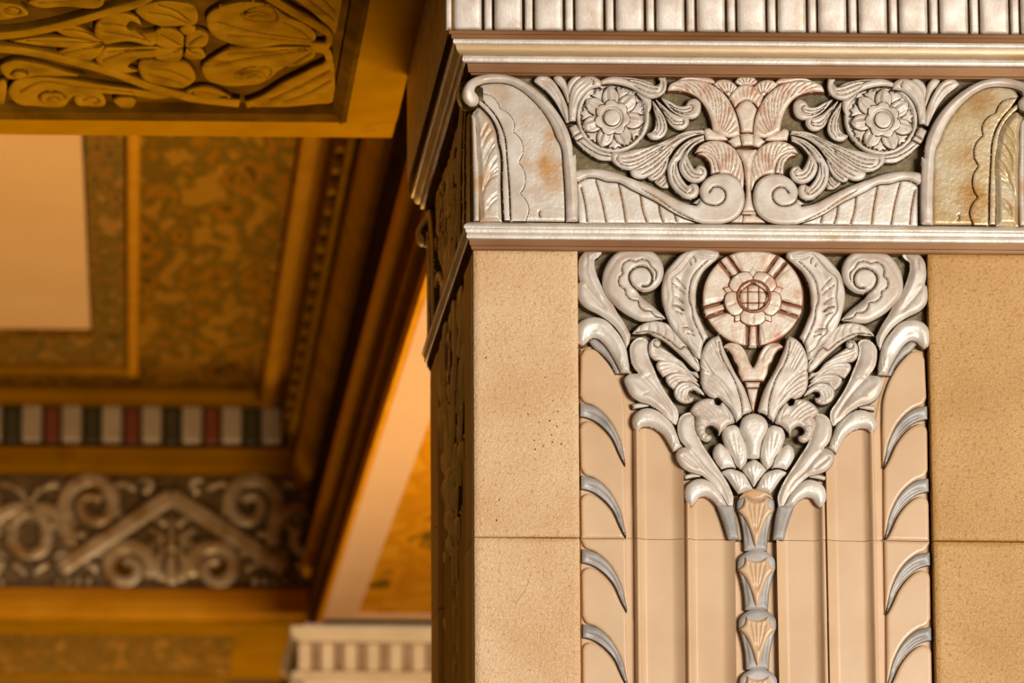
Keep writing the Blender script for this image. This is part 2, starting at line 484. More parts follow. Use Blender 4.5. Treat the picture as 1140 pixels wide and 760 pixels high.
def frieze_half():
    # --- corner volute
    rim = P.add('corner_volute', F1((105,262),(128,170),(200,98),(330,52),(450,55),(570,85),(680,145),(790,232),(880,325),(960,440),(1012,545),(1042,650),(1055,745))
        + F2((1064,120),(1076,230),(1086,400),(1090,520),(1092,692,1),(994,692,1),(990,500),(974,250),(942,30))
        + F1((920,600),(870,480),(800,370),(700,258),(600,178),(500,132),(380,122),(275,140),(218,180),(208,215,1),(248,262),(238,315),(190,336),(135,312)),
        7, w=5, e=.55, fn=lambda V, H, d: H + np.where(H > -4, 11 * np.exp(-(((V[:, 0] - 519) / 15) ** 2 + ((V[:, 1] - 103) / 22) ** 2)), 0), strokes=[stroke(F1((190,190),(260,118),(400,88),(540,110),(680,190),(800,290),(890,400),(960,530),(1000,660)) + F2((1020,200),(1040,500),(1044,680)), w=2.2, a=1.2)])
    P.add('shell_field', F1((225,205,1),(270,150),(380,126),(500,136),(600,180),(700,262),(800,374),(870,484),(925,620)) + F2((940,30),(972,250),(988,500),(990,692,1),(480,692,1),(455,300))
        + F1((440,640),(400,440),(320,300)), 3.5, 'silver_warm', rim, w=3, e=.6, r=2.2, base=-12, fn=lambda V, H, d: H - 2.2 * np.clip((V[:, 0] - 560) / 70, 0, 1) ** 2 - 1.5 * np.clip((130 - V[:, 1]) / 40, 0, 1),
        strokes=[stroke(F2((770,600),(762,640),(775,655)), w=1.2, a=-.8, ink=.7)])
    P.add('scalloped_leaf', F1((246,216,1),(300,226),(370,250),(408,295),(430,346,1),(500,388),(540,440),(552,480),(543,542,1),(600,600),(626,680),(622,740))
        + F2((628,120),(588,192,1),(632,258),(646,340),(632,410),(602,456,1),(652,516),(676,590),(664,650),(648,692,1),(526,692,1),(514,400),(490,100))
        + F1((486,650),(450,505),(390,395),(310,305)), 5.8, None, rim, w=3, edge=4.4, glaze='bronze_glaze', edge_ink=1.0)
    P.add('stem', F1((250,262,1),(310,310),(388,400),(446,510),(482,650)) + F2((486,100),(508,400),(520,692,1),(462,692,1),(448,400),(440,100)) + F1((424,640),(408,540),(366,445),(300,365),(244,312,1)),
        6.6, None, rim, w=3, edge=5, glaze='bronze_glaze', edge_ink=1.0, grow=0)
    fl = [((268,600),(300,520),(345,450)), ((275,690),(320,580),(385,505)), ((305,750),(350,650),(405,590))]
    fl2 = [((300,240),(340,120),(400,30)), ((295,180),(330,90),(380,20)), ((320,330),(370,260),(430,210)), ((280,470),(320,350),(432,235)), ((300,400),(350,330),(435,290)), ((320,560),(370,490),(432,450)), ((315,610),(360,540),(436,480)), ((330,300),(370,200),(425,130))]
    P.add('feather', F1((200,395,1),(250,340),(300,372),(360,450),(402,545),(420,650)) + F2((434,100),(442,400),(446,692,1),(266,692,1),(252,400),(240,100)) + F1((232,640),(232,500)),
        4.5, 'silver_warm', rim, w=6, e=.6, prof='soft', glaze='ochre_glaze', edge_ink=1., strokes=[stroke(F1(*q), w=1.2, a=-1.5) for q in fl] + [stroke(F2(*q), w=1.2, a=-1.5) for q in fl2])
    P.add('edge_strip', F1((188,395,1),(212,420),(228,520),(236,700)) + F2((246,200),(254,690,1),(210,690,1),(200,200)) + F1((196,600)), 4.5, 'silver_warm', rim, w=3, e=.5, glaze='ochre_glaze')
    # --- sprays beside the rosette
    P.add('spray_leaf', F3((74,75),(100,42),(160,30),(222,62),(282,140),(330,232),(362,320),(372,425,1),(345,430,1),(300,335),(240,235),(170,155),(100,102)), -1, w=5,
        strokes=[stroke(F3((110,60),(180,80),(250,160),(320,300)), w=1.3, a=-1.2), stroke(F3((110,85),(200,150),(280,260),(340,400)), w=1.3, a=-1.2)])
    P.add('spray_leaf', F3((238,48),(285,33),(335,75),(352,130),(366,200),(372,300,1),(335,205),(300,135),(255,82)), 0, w=4)
    P.add('spray_leaf', F3((352,115),(390,55),(440,35),(470,42),(440,80),(396,140),(372,230,1)), -1, w=4)
    P.add('stalk_leaf', F3((640,122,1),(634,75),(590,40),(520,34),(450,60),(402,112),(376,190),(368,290),(368,415,1),(424,412,1),(432,330),(455,250),(500,185),(556,142),(600,128)), 2, w=6,
        strokes=[stroke(F3((555,58),(575,85),(568,112)), w=1.1, a=-1.4), stroke(F3((410,390),(412,260),(450,170),(530,100)), w=1.6, a=-1.0), stroke(F3((395,380),(392,240),(430,140),(510,70)), w=1.4, a=-.8)])
    P.add('clasp', F3((366,472,1),(424,440,1),(466,508,1),(402,546,1)), 3, w=3)
    P.add('clasp_bar', F3((402,556,1),(470,516,1),(490,548,1),(428,582,1)), 3, w=2)
    P.add('lower_stalk', F3((424,592,1),(486,560,1),(560,622),(640,668),(728,690,1),(726,748,1),(640,746),(540,692)), 0, w=3.5,
        strokes=[stroke(F3((450,585),(540,655),(640,702),(724,715)), w=1, a=-1.5, ink=.6), stroke(F3((436,590),(530,675),(630,725),(720,735)), w=.8, a=-1.0)])
    # --- rosette
    c = np.array((585 + 735/7.6, 80 + 385/7.6))
    circ = lambda rr, n=90, a0=0: np.array([c + rr*np.array((math.cos(a0+2*math.pi*i/n), math.sin(a0+2*math.pi*i/n))) for i in range(n)])
    ros = P.add('rosette', circ(41), -2.5, raw=True, w=2.5, base=-12, fn=lambda V, H, d: np.where(d > 4.6, -8.5, H), strokes=())
    for k in range(7):
        a = math.radians(-95 + 360/7*k)
        u, v = np.array((math.cos(a), math.sin(a))), np.array((-math.sin(a), math.cos(a)))
        q = lambda r_, t_: tuple(c + u*r_ + v*t_)
        vein = [stroke([q(14,-.2), q(24,.3), q(33,0)], w=2.0, a=1.3)] + [stroke([q(15,s_*2), q(24,s_*4.5), q(30,s_*3)], w=1.1, a=-.7) for s_ in (-1, 1)]
        P.add('petal', [q(12,-6)+(1,), q(18,-8.6), q(25,-9.2), q(31,-6), q(35.6,0)+(1,), q(31,6), q(25,9.2), q(18,8.6), q(12,6)+(1,)], 0, None, ros, w=5, base=-9, strokes=vein, edge_ink=.95, grow=.5)
        a = math.radians(-95 + 360/7*(k+.5))
        u, v = np.array((math.cos(a), math.sin(a))), np.array((-math.sin(a), math.cos(a)))
        P.add('back_petal', [q(18,-1)+(1,), q(25,-2.6), q(33.5,-7.5)+(1,), q(32.5,-3), q(35.8,0)+(1,), q(32.5,3), q(33.5,7.5)+(1,), q(25,2.6), q(18,1)+(1,)], -3.5, None, ros, w=3, base=-9)
    fl = []
    for i in range(112):
        a = math.radians(-95 + 360*i/112)
        fl.append(c + (16.6 + 4.0*abs(math.cos(3.5*(a - math.radians(-95)))) ** .7) * np.array((math.cos(a), math.sin(a))))
    cal = P.add('calyx', np.array(fl), 1.5, None, ros, raw=True, w=3.5, base=-9, edge_ink=1.1, edge=.6,
        fn=lambda V, H, d: H - 4*np.exp(-((np.linalg.norm(V - c, axis=1) - 10.8)/1.1)**2) )
    P.add('button', circ(9.8, 60), 2.5, None, ros, raw=True, w=4, base=-6, edge_ink=.9, edge=.8)
    # --- plume over the ring
    P.add('plume_leaf', F4((290,72,1),(350,46),(480,42),(600,55),(700,80),(775,108),(800,85),(778,48,1),(842,45,1),(852,100),(840,165),(780,212),(700,220),(650,195),(560,140),(470,110),(380,98),(300,104,1)), 1, w=4,
        strokes=[stroke(F4((520,72),(620,100),(700,132),(780,148)), w=1.1, a=-1.6), stroke(F4((560,108),(640,150),(720,175),(770,172)), w=1.1, a=-1.5), stroke(F4((480,60),(620,72),(720,105),(785,118)), w=1.0, a=-1.2),
                 stroke(F4((812,70),(815,120),(800,160),(765,185)), w=1.4, a=-1.8, ink=.0), stroke(F4((838,60),(842,120),(815,180),(750,206)), w=1.6, a=1.2)])
    P.add('ring_leaf', F4((590,170,1),(660,205),(722,232,1),(718,310),(686,368,1),(668,280)), -1, w=4)
    # --- three-lobed leaf
    def lobe(pts, gr, h=0): P.add('acanthus_lobe', pts, h, w=4.5, strokes=[stroke(q, w=1.0, a=-1.5) for q in gr])
    lobe(F4((728,232,1),(800,328),(848,420),(858,485),(830,542),(772,572),(712,562),(688,524),(728,508),(756,470),(762,400),(745,310)),
         [F4((745,290),(790,400),(795,480),(760,530)), F4((760,300),(820,400),(830,480),(790,545)), F4((745,340),(770,420),(768,490),(735,525))])
    lobe(F4((752,222,1),(830,290),(905,350),(980,378),(1032,385),(1042,430),(1010,477),(952,490),(888,452),(845,378),(800,302)),
         [F4((800,280),(870,370),(930,420),(990,420)), F4((800,300),(860,390),(920,445),(985,440)), F4((990,400),(995,425),(975,450))])
    lobe(F4((800,215,1),(880,250),(958,288),(1010,285),(1040,242),(1090,226),(1132,252),(1142,310),(1120,372),(1070,397),(1000,380),(930,350),(860,290)),
         [F4((850,255),(930,305),(1010,318),(1060,300)), F4((860,270),(930,325),(1010,345),(1065,330)), F4((1042,275),(1072,290),(1062,330)), F4((880,300),(960,350),(1040,362))])
    # --- big acanthus
    lobe(F5((562,490,1),(420,500),(280,560),(100,630)) + F6((560,52),(450,75),(388,72),(385,130),(430,182),(500,216),(545,222,1),(590,202),(700,135),(800,62)) + F5((200,650),(300,582),(400,532),(565,510,1)),
         [F6((470,120),(560,112),(680,60),(780,10)), F6((480,155),(560,150),(700,90),(840,10)), F6((520,190),(590,175),(720,100),(860,10)), F5((160,640),(320,555),(480,515)), F6((440,95),(430,130),(470,175),(520,190)) ], 1)
    lobe(F6((543,226,1),(556,268),(610,294),(660,292),(692,282),(705,302),(742,310),(790,288),(845,218)) + F5((262,735),(300,662),(400,572),(500,530),(562,520,1),(562,508),(400,530),(300,580),(200,648)) + F6((800,62),(700,136),(600,200)),
         [F6((600,225),(700,180),(800,110),(900,20)), F6((640,260),(740,200),(840,110),(920,20)), F6((690,280),(770,230),(850,140),(930,40)), F5((180,690),(290,600),(420,535),(540,515)), F6((735,290),(800,235),(850,150))], 0)
    lobe(F7((238,215,1),(195,262),(140,318),(170,352),(215,374),(262,374,1),(250,300)), [F7((180,340),(230,290),(240,250)), F7((160,325),(215,275),(238,240)), F7((200,360),(240,320),(250,280))], -4)
    lobe(F5((560,530,1),(440,572),(340,655),(285,735)) + F7((258,180),(256,260),(282,352),(345,422),(425,466),(490,450),(522,392),(500,342),(455,334,1),(430,350),(385,308),(346,230),(338,150)) + F5((358,740),(400,660),(470,592),(562,556,1)),
         [F7((300,170),(295,270),(340,360),(410,420)), F7((325,150),(320,250),(360,330),(420,395)), F7((455,350),(462,390),(430,420)), F5((320,720),(380,640),(470,575))], 2)
    lobe(F5((562,552,1),(490,585),(410,665),(372,725)) + F7((350,170),(376,258),(440,317),(512,326),(568,292),(586,240),(562,192),(512,180),(482,216,1),(446,155),(426,80)) + F5((438,672),(490,612),(564,576,1)),
         [F7((385,160),(410,230),(460,280),(520,290)), F7((405,130),(430,205),(480,255),(530,262)), F7((520,200),(552,230),(535,270)), F5((400,700),(440,630),(520,575))], 3)
    # --- wave scroll and its ribbed field
    sc = P.add('wave_scroll', F6((48,324,1),(38,275),(80,228),(160,210),(300,214),(420,240),(540,285),(700,345),(850,420),(995,494)) + F7((450,512),(500,522,1),(534,460),(524,390),(550,330),(620,270),(700,250),(790,265),(862,320),(902,410),(902,500),(866,590),(800,645),(720,668),(620,672),(545,668,1))
        + F6((1000,618),(900,568),(780,492),(640,420),(560,380),(450,322),(340,308),(260,282),(180,282),(110,312)), 4, w=4.5, e=.5,
        strokes=[stroke(F7((528,452),(560,492),(620,516),(690,512),(738,465),(738,405),(694,365),(640,366),(606,408)), w=1.0, a=-3.2, ink=.75, taper=False),
                 stroke(F6((640,380),(780,462),(920,560),(1080,640)), w=1.2, a=-1.6, ink=.45)])
    P.add('ribbed_field', F6((96,342,1),(180,290),(260,288),(340,315),(440,328),(560,388),(640,430),(780,500),(920,580),(1100,655,1),(1100,668,1),(112,668,1)), -2.5, 'silver_plain', sc, w=4, e=.6, glaze='ochre_glaze',
        strokes=[stroke(F6(*q), w=1.1, a=-2.2, ink=.75, taper=False) for q in [((128,365),(160,500),(180,655)), ((252,305),(300,470),(340,660)), ((445,335),(480,500),(505,660)), ((630,428),(645,540),(682,660)), ((785,512),(800,600),(822,660)), ((918,590),(935,655))]])
    P.add('tuck_leaf', F7((468,500,1),(520,462,1),(570,500),(640,518),(705,520,1),(640,545),(560,538)), 0, w=3)
    # --- palmette
    C = dict(mat='rose_silver', glaze='red_glaze', dx=CEN, edge_ink=.85)
    rim = [(285,125),(320,95),(370,80),(430,75),(490,78),(550,88),(610,108),(670,142),(720,185),(760,232),(795,290),(820,345),(840,405),(852,465)]
    P.add('palmette_leaf', F5((250,158,1),(268,110),(340,70),(450,65),(580,85),(682,142),(762,222),(822,332),(856,440),(866,532,1),(780,552),(700,532),(636,490,1),(616,400),(570,290),(502,212),(420,172),(330,156)), 1, w=5,
        strokes=[stroke(F5(a, b, c_), w=.9, a=-1.1, ink=.3) for a, b, c_ in [((300,105),(370,125),(430,160)), ((350,85),(420,120),(480,180)), ((410,78),(490,130),(540,210)), ((470,78),(550,150),(600,260)), ((530,88),(600,170),(640,320)), ((590,105),(640,200),(665,400)), ((640,128),(680,240),(680,440)), ((690,170),(705,300),(690,460)), ((735,215),(735,330),(705,480)), ((775,265),(760,370),(718,490)), ((808,330),(780,410),(730,505)), ((832,395),(795,450),(745,515)), ((848,455),(810,490),(760,525))]], **C)
    P.add('back_scallop', F5((325,76,1),(400,46),(520,44),(640,68),(662,100,1),(580,90),(450,66)), -3, w=3, **C)
    P.add('scale', F5((640,102,1),(682,70),(742,64),(802,86),(842,126,1),(772,206,1),(704,152)), 0, w=4, strokes=fan(F5((775,210))[0], F5((660,92),(700,72),(745,68),(790,85),(825,115)), w=.9, a=-1.1), **C)
    st = P.add('band_stone', F5((568,484),(600,474),(642,500),(720,530),(768,575,1),(700,578),(575,572,1)), 0, w=4, **C)
    P.add('band_stone', F5((764,585,1),(812,550),(860,530,1),(880,622,1),(820,636,1)), 1, w=4, **C)
    P.add('palmette_leaf', F7((490,72,1),(508,32),(570,-13),(660,-28),(750,-8),(822,42),(872,132),(897,250),(892,400,1),(840,300),(770,258),(690,248,1),(666,150),(612,88),(550,68)), 0, w=5,
        strokes=[stroke(F7(a, b, c_), w=.9, a=-1.1, ink=.3) for a, b, c_ in [((520,30),(580,40),(630,70)), ((560,-5),(620,30),(660,90)), ((610,-18),(660,40),(690,130)), ((660,-22),(700,60),(715,190)), ((710,-15),(740,80),(740,220)), ((755,0),(770,110),(760,240)), ((800,35),(795,140),(775,255)), ((835,80),(825,180),(790,265)), ((865,140),(850,220),(820,290)), ((885,210),(870,280),(850,330))]], **C)
    P.add('curled_strip', F7((500,84,1),(570,68),(642,112),(692,240,1),(622,250,1),(602,150),(560,104)), 1.5, w=3, strokes=[stroke(F7((560,80),(620,120),(655,240)), w=.9, a=-1.2)], **C)
    P.add('foot_leaf', F7((772,664,1),(815,630),(872,600,1),(890,604,1),(888,668,1)), -2, w=3, **C)
frieze_half()
def mid(pts): # close a traced left half over the palmette's middle (x = 920 in F5/F7)
    return pts
K = dict(mat='rose_silver', glaze='red_glaze', mir=False, edge_ink=.85)
P.add('scale', F5((820,86,1),(852,50),(918,40),(984,50),(1016,86,1),(962,112),(918,104),(872,112)), -1, w=4, strokes=fan(F5((918,125))[0], F5((845,65),(880,50),(918,44),(956,50),(992,65)), k0=.4, w=.9, a=-1.1), **K)
P.add('scale', F5((775,212,1),(820,150),(870,115),(920,104),(970,115),(1016,150),(1062,212,1),(1022,302,1),(980,258),(920,235),(862,258),(822,302,1)), 1, w=4, strokes=fan(F5((920,330))[0], F5((800,190),(835,150),(875,122),(920,112),(965,122),(1005,150),(1040,190)), k0=.45, w=.9, a=-1.0), **K)
P.add('keystone', F5((828,312,1),(870,262),(922,236),(972,262),(1010,312,1),(985,400),(972,508,1),(880,508,1),(860,400)), 2, w=4, **K)
P.add('band_stone', F5((866,527,1),(922,518),(980,527,1),(976,622,1),(886,622,1)), 1.5, w=4, **K)
P.add('palmette_stalk', F7((828,46,1),(920,52),(1012,46,1),(976,130),(960,250),(958,400),(970,500),(994,572,1),(884,572,1),(908,480),(918,380),(905,250),(886,140)), 1, w=5, **K)
P.add('foot_bar', F7((882,574,1),(996,574,1),(1000,596,1),(878,596,1)), 2, w=3, **K)
P.add('foot_leaf', F7((896,606,1),(988,606,1),(1004,668,1),(882,668,1)), -1, w=3, **K)
for o in frieze.children:
    if o.name.startswith('corner_volute') and o.scale.x < 0:
        for ch in list(o.children):
            if ch.name.startswith(('shell_field', 'feather', 'stem', 'scalloped_leaf')):
                ch.data = ch.data.copy(); ch.data.materials[0] = MATS['silver_gilt']
# ================================================================ the carved and fluted panel under the string course
L1, L2, L3, L4 = crop(640, 270, 9.5), crop(725, 270, 9.5), crop(640, 335, 9.5), crop(725, 335, 9.5)
L5, L6, L7, L8 = crop(680, 400, 9.5), crop(740, 400, 9.5), crop(690, 450, 9.5), crop(740, 490, 9.5)
Z5, Z7 = crop(630, 400, 3.8), crop(630, 560, 2.714)
XL = XP
panel = empty('carved_pilaster', (XL, 0, at(838, 600).z), 'carved silver leaf bouquet with a round medallion above pale fluting on the lit pillar face', 'carved panel', 'leaf-topped fluted panels')
P = Piece(panel, base=-16)
zj = at(838, 600.8).z          # the joint between the two courses
xl, xr = at(645.5, 440).x, 2*XL - at(645.5, 440).x
box_mesh('ground', (xl, 16*S, zj), (xr, .055, at(838, 278.6).z), 'olive_ground', panel)

def flute_h(x0, x1, top=-6., depth=6.5, bot=None):
    """hollow flute: an arc across from x0 to x1"""
    def fn(V, H, d):
        t = np.clip((V[:, 0] - x0) / (x1 - x0), 0, 1) * 2 - 1
        hollow = top - depth * np.sqrt(np.maximum(0, 1 - np.abs(t) ** 2.6))
        k = np.clip(d / 1.6, 0, 1)
        return -15.5 + (hollow + 15.5) * (.75 + .25 * k)
    return fn

def arch(x0, x1, yt, yb, lean=0.):
    """a flute's outline: round-headed above, square below"""
    r = (x1 - x0) / 2; c = (x0 + x1) / 2
    top = [(c - r * math.cos(math.pi * i / 20), yt + r * 1.25 - r * 1.25 * math.sin(math.pi * i / 20)) for i in range(21)]
    k = lambda p: (p[0] + (p[1] - 480) * lean, p[1])
    ys = [yt + r * 1.25 + (yb - yt - r * 1.25) * i / 30 for i in range(1, 31)]
    right = [(x1, y) for y in ys]; left = [(x0, y) for y in ys[::-1]]
    bottom = [(x1 + (x0 - x1) * i / 12, yb) for i in range(1, 12)]
    return np.array([k(p) for p in top + right + bottom + left])

def leaning(y): return (y - 640) * .0095

def leaves():
    def G(plane, *qs, w=1.1, a=-1.6, ink=0.): return [stroke(plane(*q), w=w, a=a, ink=ink) for q in qs]
    P.add('border_leaf', L1((40,250),(60,150),(112,92),(180,72),(235,62,1),(288,56,1),(282,108),(250,145),(216,168),(210,240),(240,350),(300,480),(400,640)) + L3((445,105),(520,220),(590,350,1),(578,430),(548,485,1),(500,370),(420,262),(320,180),(240,132),(150,90))
        + L1((110,682),(50,610),(28,520),(34,430,1),(62,410,1),(42,330)), 2, w=8, e=.35, tilt=(.85,-.5,5),
        strokes=G(L1, ((90,440),(170,540),(260,640),(330,720)), w=2.2, a=-1.6) + G(L1, ((120,110),(130,180),(120,260)), ((240,75),(245,110),(215,150)), w=1.5, a=-1.5) + G(L1, ((140,250),(190,420),(300,600)), w=3, a=1.5))
    P.add('spiral_scroll', L1((298,450),(295,380),(318,270),(372,170),(450,95),(560,76),(700,74),(830,92),(900,158),(940,260),(932,370),(880,455),(800,507),(720,516),(655,497,1),(700,560),(760,610),(850,682),(925,752)) + L3((962,178,1),(870,192),(760,208),(700,207),(600,165),(480,88),(395,5)) + L1((340,560)), 2, w=7, e=.4,
        strokes=[stroke(L1((700,512),(635,478),(588,420),(572,350),(605,288),(680,252),(752,262),(802,312),(818,370),(802,430),(762,458),(712,460)), w=1.25, a=-4.5, ink=.9, taper=False),
                 stroke(L1((850,390),(858,310),(802,246,1),(772,196),(702,176),(640,202,1),(570,186),(515,220),(496,270),(506,326,1),(466,370),(466,440),(530,496,1),(540,550),(590,600),(666,612,1),(680,670),(730,716),(806,722,1)) + L3((815,122),(850,160),(930,176)), w=.9, a=-2.0, ink=.55, taper=False),
                 stroke(L1((330,520),(335,380),(390,250),(480,150),(600,120),(760,130),(860,200),(895,300)), w=3, a=-1.0), stroke(L1((600,520),(680,570),(800,660),(900,740)), w=3., a=-1.5)])
    P.add('broad_leaf', L2((112,590),(110,500),(128,400),(155,310),(230,210),(330,112),(430,72),(600,64),(712,88,1),(722,130),(690,176,1),(648,212),(560,295),(502,400),(476,520),(474,640)) + L4((472,60),(520,200),(602,372,1),(560,430),(540,490),(522,610,1),(480,592),(400,482),(300,382),(210,262),(150,120)), 3, w=4, e=.45,
        strokes=[stroke(L2((590,190),(505,270),(432,370),(404,480),(402,620)) + L4((425,60),(440,170),(500,320),(562,440)), w=.8, a=-2.0, ink=.5, taper=False),
                 stroke(L2((650,158),(560,150),(450,122),(365,210),(300,290),(205,375),(202,460),(216,560),(206,680)) + L4((210,80),(280,180),(326,260),(322,310),(400,390),(440,470),(510,525)), w=1.8, a=-1.6, taper=False),
                 stroke(L2((640,145),(560,132),(440,108),(345,200),(280,275),(186,365),(184,460),(198,560),(188,680)) + L4((190,80),(262,185),(306,260),(302,315),(382,395),(420,475),(500,545)), w=1.4, a=1.3, taper=False),
                 stroke(L2((420,180),(350,300),(310,450),(310,620)) + L4((340,120),(400,280),(480,420)), w=4.5, a=-1.5)]
        + G(L2, ((440,140),(462,170),(466,215)), ((395,190),(412,215),(420,245)), ((250,360),(310,420),(362,492)), ((216,430),(290,480),(352,545)), ((225,660),(290,670),(342,722)), ((230,560),(290,590),(340,640)), w=.9, a=-1.6, ink=.4)
        + G(L4, ((222,45),(290,55),(346,96)), ((240,105),(300,120),(332,142)), ((330,275),(400,285),(440,322)), ((370,340),(420,340),(462,372)), w=.9, a=-1.6, ink=.4))
    P.add('folded_leaf', L3((608,342,1),(650,290),(720,238),(800,215),(900,214),(985,242),(1065,322),(1135,395)) + L4((260,310),(345,425),(484,602),(516,690),(512,735),(490,742,1),(440,702),(330,590),(220,490),(118,410),(0,350)) + L3((800,342),(700,345)), -1, w=4, e=.45,
        strokes=[stroke(L3((640,335),(760,322),(850,338),(1000,422),(1130,498)) + L4((330,490),(490,650)), w=.9, a=-2.2, ink=.5, taper=False)]
        + G(L3, ((700,250),(690,290),(665,325)), ((760,235),(780,275),(760,315)), ((830,225),(870,275),(860,330)), ((910,230),(950,290),(950,370)), ((970,260),(1030,340),(1050,430)), w=.9, a=-1.1))
    P.add('hood_leaf', L3((92,462,1),(42,440),(20,360),(30,262),(90,190),(180,162),(262,168),(335,198),(420,282),(502,392),(548,500),(566,600),(580,690),(584,752,1),(492,752,1),(440,642),(370,522),(300,432),(232,384),(172,386),(140,420)), 2, 'silver_plain', w=9, e=.3, glaze='ochre_glaze',
        strokes=[stroke(L3((110,430),(150,330),(230,300),(320,360),(400,460),(470,600)), w=3.5, a=-1.2)] + G(L3, ((520,560),(530,640),(520,720)), ((555,620),(560,700)), ((500,610),(505,700)), ((360,250),(440,350),(500,470)), w=.9, a=-.9))
    P.add('grey_crescent', L3((150,425,1),(192,402),(285,452),(372,552),(440,680),(486,765,1),(432,765,1),(380,662),(290,560),(200,490)), -6, 'grey_glaze', w=4, glaze='bronze_glaze')
    P.add('acanthus_leaf', L3((778,422,1),(766,480),(790,600),(850,742)) + L5((480,150),(560,310),(640,432),(712,545),(716,612),(690,695,1),(600,618),(500,532),(420,482),(300,445),(220,390),(165,292),(145,206),(185,162),(250,150),(306,154,1),(250,90),(214,5)) + L3((586,570),(586,480),(625,416),(690,381),(742,388)), 2, w=8, e=.4, tilt=(.85,-.5,7),
        strokes=[stroke(L5((310,160),(430,280),(560,440),(680,640)), w=2.2, a=-2.0), stroke(L5((190,230),(300,330),(430,420),(560,530)), w=3, a=1.0)] + G(L5, ((320,215),(390,175),(420,155)), ((330,370),(400,350)), w=1.2, a=-.9))
    P.add('tuck_leaf', L5((228,472,1),(300,464),(412,490,1),(300,512),(238,520,1)), -4, w=3)
    P.add('hood_leaf', L7((206,278,1),(166,258),(138,190),(160,105),(220,52),(310,34),(400,60),(480,120),(560,202),(604,300),(654,442,1),(572,498,1),(520,400),(450,300),(370,246),(290,226),(228,240)), 1, 'silver_plain', w=9, e=.3, glaze='ochre_glaze',
        strokes=G(L7, ((600,350),(600,420),(580,470)), ((570,330),(575,400),(560,460)), ((400,90),(480,170),(550,260)), w=.9, a=-.9))
    # feathered curls
    P.add('feather', L3((780,500),(786,450),(812,412),(860,395),(905,430),(902,478,1)) + L4((180,535),(330,645),(430,745)) + L5((905,130),(940,205,1),(900,180),(800,112),(700,62),(600,22),(520,8)) + L3((850,625),(798,580)), -2, w=4,
        strokes=[stroke(L3((830,450),(845,480),(880,488),(905,470)), w=.9, a=-2, ink=.6), stroke(L3((830,440),(845,415),(880,415),(895,440)), w=.9, a=-1.2)] + G(L3, ((800,520),(880,560),(1000,600),(1130,660)), ((820,500),(920,535),(1040,580),(1140,630)), ((815,560),(900,595),(1020,640),(1120,690)), w=1, a=-1.3))
    P.add('feather', L5((482,52),(500,22),(560,14),(650,28),(750,80),(850,150),(930,235,1),(880,222),(780,152),(690,135),(620,150),(580,172),(552,184,1),(512,130),(488,92)), -2, w=4, strokes=G(L5, ((520,110),(620,85),(740,110),(860,180)), ((505,60),(600,50),(720,85),(840,160)), ((540,150),(640,115),(740,130)), w=1, a=-1.6))
    P.add('feather', L5((580,184,1),(640,146),(730,140),(820,165),(900,230),(955,295,1),(870,245),(780,230),(720,245),(682,290),(664,312,1),(612,270),(586,230)), -2, w=4, strokes=G(L5, ((600,220),(680,175),(780,180),(880,235)), ((620,260),(690,210),(770,205),(860,240)), ((645,290),(700,235)), w=1, a=-1.6))
    P.add('feather', L5((668,345),(690,280),(750,240),(820,234),(890,260),(950,310),(1002,388,1),(930,350),(862,320),(828,335),(818,370),(848,395),(880,390,1),(870,432),(820,462),(752,456),(692,412)), -1, w=4, strokes=G(L5, ((700,380),(715,310),(780,265),(860,280)), ((735,410),(745,330),(795,295),(850,295)), ((780,440),(775,370),(810,315)), ((820,440),(800,400),(800,350)), w=1, a=-1.6))
    # wing leaf and the curl at its foot
    P.add('wing_leaf', L4((712,358,1),(640,392),(570,470),(532,570),(524,680),(545,738,1)) + L6((396,112),(383,200),(410,310),(460,376),(530,408,1),(560,395),(612,432,1),(690,512),(736,600),(762,652,1),(815,606),(832,580,1),(926,542,1),(890,420),(840,290),(750,140)) + L4((830,630),(766,490),(726,375)), 3, w=5, e=.45,
        strokes=[stroke(L4((714,425),(730,540),(800,700)) + L6((690,130),(770,310),(808,450),(822,590)), w=.8, a=-2.2, ink=.5, taper=False)]
        + G(L4, ((560,520),(620,620),(690,740)), ((600,450),(680,600),(750,740)), ((540,600),(600,700),(660,790)), ((650,400),(720,560)), ((625,425),(700,590),(780,740)), ((580,480),(650,610),(720,740)), ((530,660),(580,720),(640,800)), w=1., a=-1.4)
        + G(L6, ((395,130),(490,180),(600,290),(700,430)), ((388,185),(500,245),(640,370),(720,480)), ((395,235),(490,285),(620,390)), ((408,285),(480,325),(570,390)), ((395,80),(500,150),(620,260),(720,400)), w=1., a=-1.4))
    P.add('curl_leaf', L6((272,532,1),(310,475),(380,425),(450,408),(522,415,1),(535,465),(578,482),(612,440,1),(680,520),(735,610),(742,664,1),(672,690),(610,752)) + L7((1055,318,1),(1035,262),(962,218),(912,245),(906,280),(932,312),(972,330),(965,372),(920,392),(868,370),(828,310),(806,230),(812,130,1),(760,78)), 1, w=6, e=.4,
        strokes=G(L6, ((310,510),(400,550),(500,620)), ((340,475),(440,530),(540,620)), ((380,445),(480,510),(580,610)), ((430,425),(520,490),(620,600)), ((480,418),(550,490),(660,610)), ((345,570),(420,610),(470,660)), ((600,450),(660,560),(690,650)), w=1., a=-1.4)
        + G(L7, ((820,200),(880,210),(930,190)), ((830,270),(880,250)), ((850,320),(890,290)), ((890,360),(905,320)), w=1, a=-1.4))
